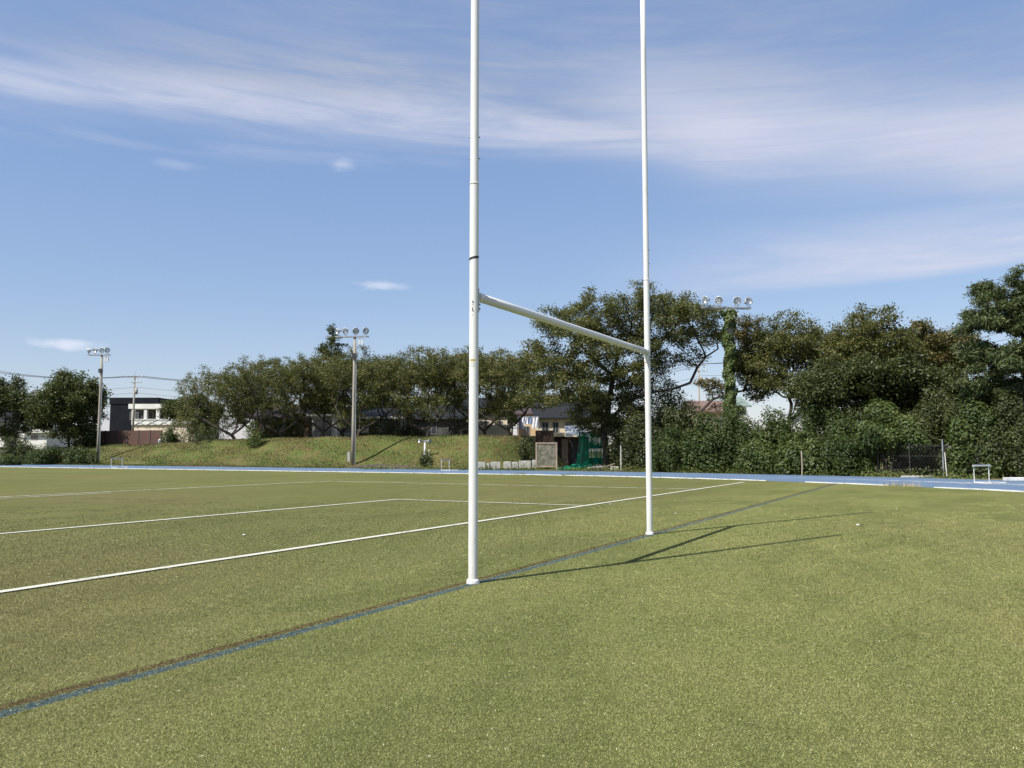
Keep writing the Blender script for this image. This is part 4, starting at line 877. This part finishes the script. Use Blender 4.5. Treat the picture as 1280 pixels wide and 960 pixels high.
# ------------------------------------------------------------------ buildings behind
def rect_window(wall_, x0, x1, z0, z1, y, pane='glass', mull=1):
    f = MB(); t_ = .07
    f.box((x0, y-.06, z0), (x1, y, z0+t_)).box((x0, y-.06, z1-t_), (x1, y, z1)).box((x0, y-.06, z0+t_), (x0+t_, y, z1-t_)).box((x1-t_, y-.06, z0+t_), (x1, y, z1-t_))
    for k in range(mull): xm = x0+(x1-x0)*(k+1)/(mull+1); f.box((xm-.03, y-.05, z0+t_), (xm+.03, y, z1-t_))
    o = f.build('window', MT['frame'], wall_); MB().box((x0+t_, y-.02, z0+t_), (x1-t_, y-.004, z1-t_)).build('pane', MT[pane], o); return o
def house(label, px0, px1, Y, eave, ridge, wall='cream', roof='roof_dark', depth=8., zb=2.5, rz=0., kind='gable', wins=(), over=.5, name='house', cat='house', fascia=None):
    c = at_Y((px0+px1)/2, Y); t = thing(name, label, cat, (c.x, c.y, zb), rz); w_ = (px1-px0)/1043*Y/2; he, hr = zat(eave, Y)-zb, zat(ridge, Y)-zb
    MB().box((-w_, 0, -1.2), (w_, depth, he)).build('wall', MT[wall], t)
    ov = over
    if kind == 'flat': MB().box((-w_-ov, -ov, he+.003), (w_+ov, depth+ov, hr)).build('roof', MT[roof], t)
    elif kind == 'hip':
        i = min(w_*.7, depth/2); v = [(-w_-ov, -ov, he), (w_+ov, -ov, he), (w_+ov, depth+ov, he), (-w_-ov, depth+ov, he), (-w_+i, depth/2, hr), (w_-i, depth/2, hr)]
        rf = MB().add(v, [(0,1,5,4), (1,2,5), (2,3,4,5), (3,0,4), (3,2,1,0)]).build('roof', MT[roof], t)
    else:               # ridge runs along x
        v = [(-w_-ov, -ov, he-.1), (w_+ov, -ov, he-.1), (w_+ov, depth/2, hr), (-w_-ov, depth/2, hr), (w_+ov, depth+ov, he-.1), (-w_-ov, depth+ov, he-.1)]
        v2 = [(x, y, z+.16) for x, y, z in v]
        MB().add(v+v2, [(3,2,1,0), (3,5,4,2), (6,7,8,9), (8,10,11,9), (0,1,7,6), (4,5,11,10), (1,2,8,7), (2,4,10,8), (3,0,6,9), (5,3,9,11)]).build('roof', MT[roof], t)
        MB().add([(-w_, .01, he), (-w_, depth-.01, he), (-w_, depth/2, hr-.05), (w_, .01, he), (w_, depth-.01, he), (w_, depth/2, hr-.05)], [(0,1,2), (5,4,3)]).build('gable_end', MT[wall], t)
    if fascia: MB().box((-w_-ov-.02, -ov-.08, he-.22), (w_+ov+.02, -ov-.003, he+.02)).build('fascia', MT[fascia], t)
    for wn in wins:
        a, b, z0, z1 = wn[:4]; rect_window(t, -w_+a*2*w_, -w_+b*2*w_, z0*he, z1*he, -.003, wn[4] if len(wn) > 4 else 'glass', 1 if (b-a)*w_*2 < 2.4 else 3)
    return t, w_, he, hr
# far left: pale house seen through the evergreen trees
house('pale house glimpsed through the dark trees at the left edge', -20, 50, 128., 528, 512, 'white_wall', 'roof_dark', wins=((.2, .35, .5, .8), (.55, .75, .5, .8)))
house('low white house wall seen below the dark tree at the far left', 30, 58, 112., 541, 538, 'white_wall', 'white_wall', kind='flat', wins=((.3, .6, .3, .8),))
h = house('dark navy building left of the white flat-roofed building', 136, 196, 140., 505, 497, 'navy_wall', 'navy_wall', kind='flat', wins=((.42, .6, .6, .8),), over=.1, name='building', cat='building')
# white flat-roofed building with columns and a balustrade
c = at_Y(204, 125.); t = thing('building', 'white flat-roofed building with columns and open dark bays', 'building', (c.x, c.y, 2.5)); w_ = 80/1043*125/2; Yd = 125.
zt, zr, zo, zl = zat(505, Yd)-2.5, zat(511, Yd)-2.5, zat(521, Yd)-2.5, zat(531, Yd)-2.5
MB().box((-w_, 3., -1.2), (w_, 10., zr)).build('wall', MT['grey_wall'], t)
MB().box((-w_-.5, -.3, zr), (w_+.5, 10.3, zt)).build('roof', MT['white_wall'], t)
MB().box((-w_, -.2, zl), (w_, .0, zo-.45)).build('parapet', MT['white_wall'], t)
MB().box((-w_, .02, -1.2), (w_, 2.98, zl)).build('lower_storey', MT['cream'], t)
for k in range(6): x = -w_+.2+k*(2*w_-.4)/5; MB().box((x-.22, -.19, zo-.45), (x+.22, .22, zr)).build('column', MT['white_wall'], t)
rl = MB()
for k in range(5):
    x0 = -w_+.45+k*(2*w_-.4)/5; x1 = x0+(2*w_-.9)/5-.2; rl.beam((x0, -.26, zl+.05), (x1, -.26, zo-.4), .05, .07); rl.beam((x1, -.27, zl+.05), (x0, -.27, zo-.4), .05, .07)
rl.box((-w_, -.3, zo-.44), (w_, .02, zo-.33)).build('balustrade', MT['white_matt'], t)
for k in range(5): x = -w_+.2+(k+.5)*(2*w_-.4)/5; rect_window(t, x-.8, x+.8, zo-.2, zr-.3, 2.99, 'glass')
h = house('house with purple-brown tiled roof behind the bushy cherry tree', 318, 386, 92., 523, 506, 'brown_wall', 'roof_brown', wins=((.80, .90, .35, .75, 'curtain'), (.1, .3, .3, .75), (.42, .6, .3, .75)))
# white balcony house
c = at_Y(412, 88.); t = thing('house', 'small white house with a balcony railing left of the middle pole', 'house', (c.x, c.y, 2.5)); Yd = 88.; w_ = 54/1043*Yd/2; zt = zat(518, Yd)-2.5
MB().box((-w_, 1.6, -1.2), (w_, 8, zt-.2)).build('wall', MT['white_wall'], t); MB().box((-w_-.2, -.2, zt-.2), (w_+.2, 8.2, zt+.02)).build('roof', MT['white_wall'], t)
MB().box((.25, -.1, -1.2), (.85, 1.6, zt-.2)).build('pillar', MT['white_wall'], t); MB().box((-w_, -.05, -1.2), (.25, 1.6, .12)).build('balcony_floor', MT['white_wall'], t)
rail = MB().box((-w_, -.04, .95), (.25, .02, 1.0)).box((-w_, -.04, .2), (.25, .02, .24))
for k in range(16): x = -w_+.05+k*(w_+.2)/16; rail.box((x, -.03, .24), (x+.04, .01, .95))
rail.build('railing', MT['dark_metal'], t)
rect_window(t, -w_+.3, -.2, .3, zt-.5, 1.597, 'curtain'); rect_window(t, 1.1, w_-.2, .6, zt-.5, 1.597, 'curtain')
MB().cbox((w_-.9, 1.2, .35), (1.8, .7, .9)).build('planter', MT['concrete'], t)
house('grey house with white eaves right of the middle floodlight pole', 446, 500, 90., 521, 510, 'grey_wall', 'roof_dark', wins=((.1, .28, .3, .8), (.5, .72, .25, .8, 'curtain')), fascia='white_matt')
house('house with wide dark roof behind the leaning cherry tree', 505, 596, 96., 524, 505, 'grey_wall', 'roof_dark', kind='hip', wins=((.3, .45, .3, .7), (.6, .75, .3, .7)))
house('cream house behind the near goal upright and airy cherry tree', 583, 634, 84., 512, 496, 'cream', 'roof_dark', wins=((.28, .55, .38, .62), (.68, .88, .38, .62)))
# cream garden wall in front of that house
c = at_Y(612, 79.); MBw = MB().box((-2.0, 0, -.8), (2.0, .18, zat(531, 79.)-2.5)); o = MBw.build('garden_wall', MT['cream'], None, (c.x, c.y, 2.5)); tag(o, 'low cream garden wall on the bank crest in front of the cream house', 'wall')
house('orange-cream house behind the laundry', 648, 676, 92., 518, 510, 'orange_wall', 'roof_brown', wins=((.2, .5, .3, .7),), zb=1.)
house('house with dark roof and cream gable wall left of the huge tree', 672, 735, 88., 523, 502, 'cream', 'roof_dark', zb=.8, wins=((.08, .22, .5, .9), (.3, .42, .5, .9), (.55, .7, .5, .9, 'curtain'), (.78, .92, .5, .9)))
# lean-to shed with white awning below it
c = at_Y(712, 74.); t = thing('shed', 'low shed with sloping white awning beside the green net', 'shed', (c.x, c.y, 0)); Yd = 74.; w_ = 48/1043*Yd/2
MB().box((-w_, 0, -.1), (w_, 3, zat(546, Yd))).build('wall', MT['rust'], t)
MB().add([(-.4, -1.1, zat(543, Yd)), (w_, -1.1, zat(545, Yd)), (w_, 1., zat(531, Yd)), (-.4, 1., zat(532, Yd)), (-.4, -1.1, zat(543, Yd)-.06), (w_, -1.1, zat(545, Yd)-.06), (w_, 1., zat(531, Yd)-.06), (-.4, 1., zat(532, Yd)-.06)], [(0,1,2,3), (7,6,5,4), (0,4,5,1), (1,5,6,2), (2,6,7,3), (3,7,4,0)]).build('awning', MT['white_matt'], t)
MB().box((-w_*.9, -.6, zat(546, Yd)+.005), (-.45, 2.9, zat(541, Yd))).build('roof', MT['cream'], t)
for k in range(4): x = -w_+.2+k*.8; MB().box((x, -.06, .1), (x+.55, -.003, zat(549, Yd))).build('panel', MT['timber'] if k % 2 else MT['dark_metal'], t)
# laundry on a pole
c = at_Y(660, 86.); t = thing('laundry_pole', 'washing line with white and blue clothes behind the bank end', 'laundry', (c.x, c.y, 1.)); zl = zat(521, 86.)-1.
MB().tube([(-1.1, 0, zl), (1.1, 0, zl)], .025, 8).tube([(-1.1, 0, 0), (-1.1, 0, zl)], .03, 8).tube([(1.1, 0, 0), (1.1, 0, zl)], .03, 8).build('frame', MT['galv'], t)
rk = random.Random(2)
for k in range(6):
    x = -.95+k*.34; ln = rk.uniform(.7, 1.25); vs1, fs1 = [], []
    for j in range(6):
        for i in range(4): vs1.append((x+i*.09, .04*math.sin(i*2+j*.8+k), zl-.02-ln*j/5))
    for j in range(5):
        for i in range(3): b_ = j*4+i; fs1.append((b_, b_+1, b_+5, b_+4))
    cl = MB().add(vs1, fs1).build('cloth', MT['cloth_white'] if k % 3 else MT['cloth_blue'], t); m_ = cl.modifiers.new('thick', 'SOLIDIFY'); m_.thickness = .01
# right-hand house behind the ivy pole
house('house with pinkish tiled roof behind the crooked limb', 874, 910, 86., 515, 500, 'cream', 'roof_pink', zb=0., wins=((.2, .4, .6, .85), (.6, .8, .6, .85)))
house('house with pale green roof right of the ivy-covered pole', 902, 934, 96., 508, 495, 'white_wall', 'roof_green', zb=0., wins=((.5, .7, .7, .9),))
house('white house mostly hidden behind the right-hand trees', 1020, 1070, 95., 524, 512, 'white_wall', 'roof_dark', zb=0., wins=((.2, .35, .6, .85), (.6, .8, .6, .85)))
# rusty brown container
c = at_Y(681, 70.); t = thing('storage_box', 'rusty brown storage box above the leaning board', 'storage box', (c.x, c.y, 0)); zt = zat(538, 70.)
MB().box((-.75, 0, 0), (.75, 1.4, zt)).build('body', MT['rust'], t, bevel=.02)
for k in range(5): x = -.66+k*.3; MB().box((x, -.03, .1), (x+.1, -.002, zt-.08)).build('rib', MT['rust'], t)
# brown sheet fence on the bank
fz0, fz1 = 556, 537; pa, pb = at_Y(104, 96.), at_Y(202, 92.); d = (pb-pa); Lf = d.length; zb = 1.45; zt = zat(537.5, 93.)
t = thing('panel_fence', 'brown sheet-metal fence of tall flat panels at the left end of the bank', 'fence', (pa.x, pa.y, zb), math.atan2(d.y, d.x)); NPn = 7; pw = Lf/NPn
pm = MB().box((.05, 0, 0), (pw-.05, .04, zt-zb-.05)).mesh('panel'); pm.materials.append(MT['brown_fence'])
for k in range(NPn): o = link('panel', pm, None, t, (k*pw, 0, 0))
qm = MB().box((-.045, -.03, -.4), (.045, .06, zt-zb)).mesh('fence_post'); qm.materials.append(MT['dark_metal'])
for k in range(NPn+1): link('fence_post', qm, None, t, (k*pw, 0, 0))
c = on_ground(at_Y(199.5, 90.)); o = MB().lathe([(.0, 0), (.12, 0), (.15, .25), (.14, .5), (.08, .6), (0, .62)], 12).build('white_marker', MT['white_matt'], None, c+Vector((0, 0, .0)), True); tag(o, 'small white rounded marker at the right end of the brown fence', 'marker')
# wire fence seen along the crest
# ------------------------------------------------------------------ small things at the foot of the bank
c = on_ground(at_t(531, 56.3)); Yd = c.y; zt = zat(552, Yd)-c.z
t = thing('loudspeaker_post', 'short white post with a grey loudspeaker on top on the grass bank', 'loudspeaker', c)
MB().tube([(0, 0, -.3), (0, 0, zt-.1)], .085, 14).build('post', MT['white_matt'], t, smooth_=True); MB().tube([(.33, .1, -.3), (.33, .1, zt*.55)], .035, 8).build('side_post', MT['white_matt'], t)
for sg in (-1, 1):
    Mx = Matrix.Translation((0, 0, zt)) @ Vector((sg, -.4, .12)).to_track_quat('Z', 'Y').to_matrix().to_4x4()
    MB().lathe([(.04, 0), (.06, .15), (.10, .32), (.19, .48), (.2, .5), (.17, .47), (.05, .2)], 16, Mx).build('horn', MT['galv'], t, smooth_=True)
MB().cbox((0, 0, zt), (.14, .14, .2)).build('bracket', MT['galv'], t)
o = MB(); rs = random.Random(8); vs1, fs1 = [], []
nx, ny = 22, 7; c = at_t(480, 53.2)
for j in range(ny):
    for i in range(nx):
        u_, v_ = i/(nx-1)*2-1, j/(ny-1)*2-1; p = EX*(u_*3.9)+DX*(v_*.95); hh = .30*max(0, 1-u_*u_)**.7*max(0, 1-v_*v_)**.7*(rs.uniform(.5, 1.2)); vs1.append((p.x, p.y, hh-.03))
for j in range(ny-1):
    for i in range(nx-1): b_ = j*nx+i; fs1.append((b_, b_+1, b_+nx+1, b_+nx))
o.add(vs1, fs1); o = o.build('soil_heap', MT['soil'], None, (c.x, c.y, .02)); tag(o, 'long low heap of dark soil at the foot of the bank beside the middle pole', 'soil heap')
# row of concrete blocks
blocks = [(594, 607), (608, 612), (613, 626), (629, 639), (639.5, 648), (648.5, 664), (665, 671)]
cols = ['leftmost pale concrete block, half behind the near goal upright', 'narrow upright concrete block second from the near goal upright', 'concrete block third from the near goal upright', 'concrete block in the middle of the row at the end of the bank', 'concrete block just right of the middle of the row', 'longest concrete block in the row, near the leaning board', 'small grey concrete block touching the leaning board']
for i, (x0, x1) in enumerate(blocks):
    Y = (60.0, 60.2, 60.6, 61.4, 62.0, 62.8, 63.8)[i]; p = at_Y((x0+x1)/2, Y); w_ = (x1-x0)/1043*Y; hb = zat((577.5, 579, 577.5, 577, 577.5, 576, 575)[i], Y); p.z = 0.
    o = MB().box((-w_/2+.02, 0, -.05), (w_/2-.02, .38, hb)).build('concrete_block', MT['concrete'], None, p, bevel=.025); o.rotation_euler = (0, 0, random.Random(i).uniform(-.08, .08)); tag(o, cols[i], 'concrete block', 'concrete blocks at the foot of the bank')
# weathered board in a frame
Yd = 62.; c = at_Y(683, Yd); t = thing('notice_board', 'weathered mouldy board in a pale timber frame at the end of the bank', 'board', (c.x, c.y, 0), -.12); w_ = 27/1043*Yd/2; zt = zat(553, Yd); zb = .15
MB().box((-w_+.08, .0, zb+.06), (w_-.08, .05, zt-.08)).build('panel', MT['ply'], t)
for x in (-w_, w_-.1): MB().box((x, -.04, -.1), (x+.1, .08, zt)).build('upright', MT['timber'], t)
MB().box((-w_+.103, -.04, zt-.1), (w_-.103, .07, zt-.003)).build('top_rail', MT['timber'], t); MB().box((-w_+.103, -.04, zb), (w_-.103, .07, zb+.09)).build('bottom_rail', MT['timber'], t)
# green net: hung curtain and slumped pile
def green_net():
    Yd = 61.; c = at_Y(735, Yd); t = thing('green_net', 'green netting hung from a frame and slumped on the ground under the huge tree', 'net', (c.x, c.y, 0)); rng = np.random.RandomState(77)
    zt = zat(541, Yd); w_ = 1.05
    fr = MB().tube([(-w_*.62, 0, 0), (-w_*.62, 0, zt)], .03, 8).tube([(w_*.9, .2, 0), (w_*.9, .2, zt)], .03, 8).tube([(-w_*.62, 0, zt), (w_*.9, .2, zt)], .03, 8); fr.build('frame', MT['dark_metal'], t)
    def mesh_net(fn, nu, nv, r_, name):
        mb = MB()
        for i in range(nu+1): mb.tube([fn(i/nu, j/nv) for j in range(nv+1)], r_, 3, False)
        for j in range(nv+1): mb.tube([fn(i/nu, j/nv) for i in range(nu+1)], r_, 3, False)
        return mb.build(name, MT['net'], t)
    def f1(u_, v_, o=0.): flare = .45*(v_**2); return (-w_*.62-flare*.8+u_*(w_*1.52+flare*1.3), .1+.12*math.sin(u_*21+v_*2+o)-.5*v_*v_, zt*(1-v_)+.04)
    mesh_net(f1, 46, 40, .012, 'net_curtain'); mesh_net(lambda a, b: (lambda p: (p[0]+.03, p[1]+.22, p[2]))(f1(a, b, 1.3)), 40, 34, .012, 'net_curtain')
    def f2(u_, v_): x = -2.2+u_*3.0; return (x, -.9+v_*1.2, .05+(.42*math.sin(math.pi*v_)*max(0, math.sin(math.pi*u_*.97))**.7*(.45+.75*u_))*(1+.3*math.sin(u_*23+v_*9))+.03*math.sin(u_*41))
    mesh_net(f2, 52, 24, .015, 'net_pile')
    vs1 = [f2(i/20, j/8) for j in range(9) for i in range(21)]; MB().add([(x, y, max(.0, z-.05)) for x, y, z in vs1], [(j*21+i, j*21+i+1, j*21+i+22, j*21+i+21) for j in range(8) for i in range(20)]).build('net_fold', MT['net'], t)
green_net()
def at_g(px, Y, z=0.): p = at_Y(px, Y); p.z = z; return p
t = thing('rubble_pile', 'pile of black sheeting and a pale plank right of the green net', 'debris', at_g(748, 57.5))
rs = random.Random(3); vs1, fs1 = [], []
for j in range(7):
    for i in range(15): u_, v_ = i/14*2-1, j/6*2-1; vs1.append((u_*1.1, v_*.5, .34*max(0, 1-u_*u_)*max(0, 1-v_*v_)*rs.uniform(.5, 1.3)-.02))
for j in range(6):
    for i in range(14): b_ = j*15+i; fs1.append((b_, b_+1, b_+16, b_+15))
MB().add(vs1, fs1).build('sheeting', MT['rubber'], t); MB().beam((.05, -.5, .16), (1.05, -.42, .48), .16, .05).build('plank', MT['timber'], t); MB().beam((-.8, -.5, .22), (.25, -.55, .3), .12, .03).build('plank', MT['white_matt'], t)
o = MB().box((-.28, -.2, 0), (.28, .2, .3)).build('concrete_block', MT['concrete'], None, at_g(768, 57.), bevel=.03); tag(o, 'lone grey concrete block right of the black sheeting', 'concrete block')
# fence posts and rails in the gap of the hedge
Yf = ring_Y(1178, 48.2); pz = zat(549, Yf)
t = thing('wire_fence', 'grey wire fence with pale posts in the dark gap behind the near hurdle', 'fence', at_g(1178, Yf), -R(38))
for k in range(-2, 2):
    MB().tube([(k*1.6, 0, -.1), (k*1.6, 0, pz if k in (0, -1) else pz*.85)], (.038 if k == 0 else .03), 8).build('fence_post', MT['galv'] if k == 0 else MT['dark_metal'], t)
for z in (.35, pz*.55, pz*.82): MB().tube([(-3.4, .035, z), (1.9, .035, z)], .014, 6).build('rail', MT['dark_metal'], t)
wm = MB()
for k in range(30):
    x = -3.4+k*.15
    wm.beam((x, .05, .1), (x+.9, .05, 1.0+pz*.35), .006, .006); wm.beam((x+.9, .055, .1), (x, .055, 1.0+pz*.35), .006, .006)
tag(wm.build('wire_mesh', MT['dark_metal'], t), kind='stuff')
MB().tube([(.16, -.05, 0), (.1, -.05, pz*.65)], .025, 8).build('stake', MT['white_matt'], t)
o = MB().tube([(0, 0, -.1), (.02, 0, .7), (0, 0, 1.35)], .035, 8).build('stake', MT['timber'], None, at_g(1001.5, ring_Y(1001, 44.6))); tag(o, 'thin pale stake standing in the hedge right of the ivy-covered pole', 'stake')
o = MB().tube([(0, 0, -.1), (0, 0, 1.7)], .045, 8).build('stake', MT['concrete'], None, at_g(776, ring_Y(776, 46.3))); tag(o, 'short grey post at the foot of the dark shrubs left of the far upright', 'post')
o = MB().box((-.9, -.12, 0), (.9, .12, .16)).build('kerb_stone', MT['white_matt'], None, at_g(1278, ring_Y(1278, RIN+9.8)), bevel=.02); tag(o, 'white kerb stone at the right edge beyond the track', 'kerb stone')
o = MB().box((-.8, -.1, 0), (.8, .1, .10)).build('kerb_stone', MT['concrete'], None, at_g(1145, ring_Y(1145, RIN+9.9)), bevel=.02); tag(o, 'low pale kerb stone in the weeds left of the white fence post', 'kerb stone')

# ------------------------------------------------------------------ utility poles and wires
def utility_pole(px, Y, top, label, zb=2.4, arms=2):
    p = at_Y(px, Y); t = thing('utility_pole', label, 'utility pole', (p.x, p.y, zb)); H = zat(top, Y)-zb
    MB().tube([(0, 0, -.3), (0, 0, H)], [.17, .10], 14).build('pole', MT['concrete_pole'], t, smooth_=True)
    MB().tube([(0, 0, H), (0, 0, H+.7)], .02, 6).build('lightning_rod', MT['galv'], t)
    for k in range(arms):
        z = H-.25-k*.75; MB().box((-1.1 if k == 0 else -.5, -.16, z), (1.1, -.08, z+.09)).build('cross_arm', MT['steel_pole'], t)
        for x in (-1., -.45, .45, 1.) if k == 0 else (.4, .95): MB().lathe([(.05, 0), (.07, .06), (.04, .1), (.07, .15), (.03, .22), (0, .22)], 10, Matrix.Translation((x, -.12, z+.09))).build('insulator', MT['white_matt'], t, smooth_=True)
    MB().tube([(.28, 0, H-2.6), (.28, 0, H-1.7)], .2, 14).build('transformer', MT['steel_pole'], t, smooth_=True)
    return Vector((p.x, p.y, zb+H))
u1 = utility_pole(165.5, 118., 470, 'utility pole with crossarms behind the brown fence')
u2 = utility_pole(242, 150., 478, 'distant utility pole behind the leftmost cherry tree', arms=1)
u3 = utility_pole(-60, 112., 455, 'utility pole beyond the left edge carrying the wires')
u4 = utility_pole(875, 112., 455, 'utility pole behind the huge spreading tree', zb=0.)
u5 = utility_pole(1300, 84., 385, 'utility pole behind the pine at the right edge', zb=0.)
u6 = utility_pole(640, 125., 470, 'utility pole behind the near goal upright', zb=2.)
def wire(a, b, sag, label, r_=.018):
    pts = [a.lerp(b, k/14)-Vector((0, 0, sag*4*(k/14)*(1-k/14))) for k in range(15)]; c = pts[7].copy()
    tag(MB().tube([p-c for p in pts], r_, 5).build('power_line', MT['wire'], None, c), label, 'power line', 'overhead power lines')
Zv = Vector((0, 0, 1))
for k, (dx, dz) in enumerate(((-1, 0), (-.45, 0), (.45, 0), (1, -.0), (.3, -1.6), (.3, -2.4))):
    o_ = Vector((dx, -.12, dz)); lab = ['highest', 'second', 'third', 'fourth', 'fifth', 'lowest'][k]
    wire(u3+o_, u1+o_, 1., lab+' overhead wire left of the utility pole by the brown fence'); wire(u1+o_, u6+o_, 1.6, lab+' overhead wire running right from the utility pole by the brown fence')
    wire(u6+o_, u4+o_, 1.6, lab+' overhead wire behind the airy cherry tree and huge tree')
    wire(u4+o_, u5+o_, 1.3, lab+' overhead wire behind the right-hand trees')
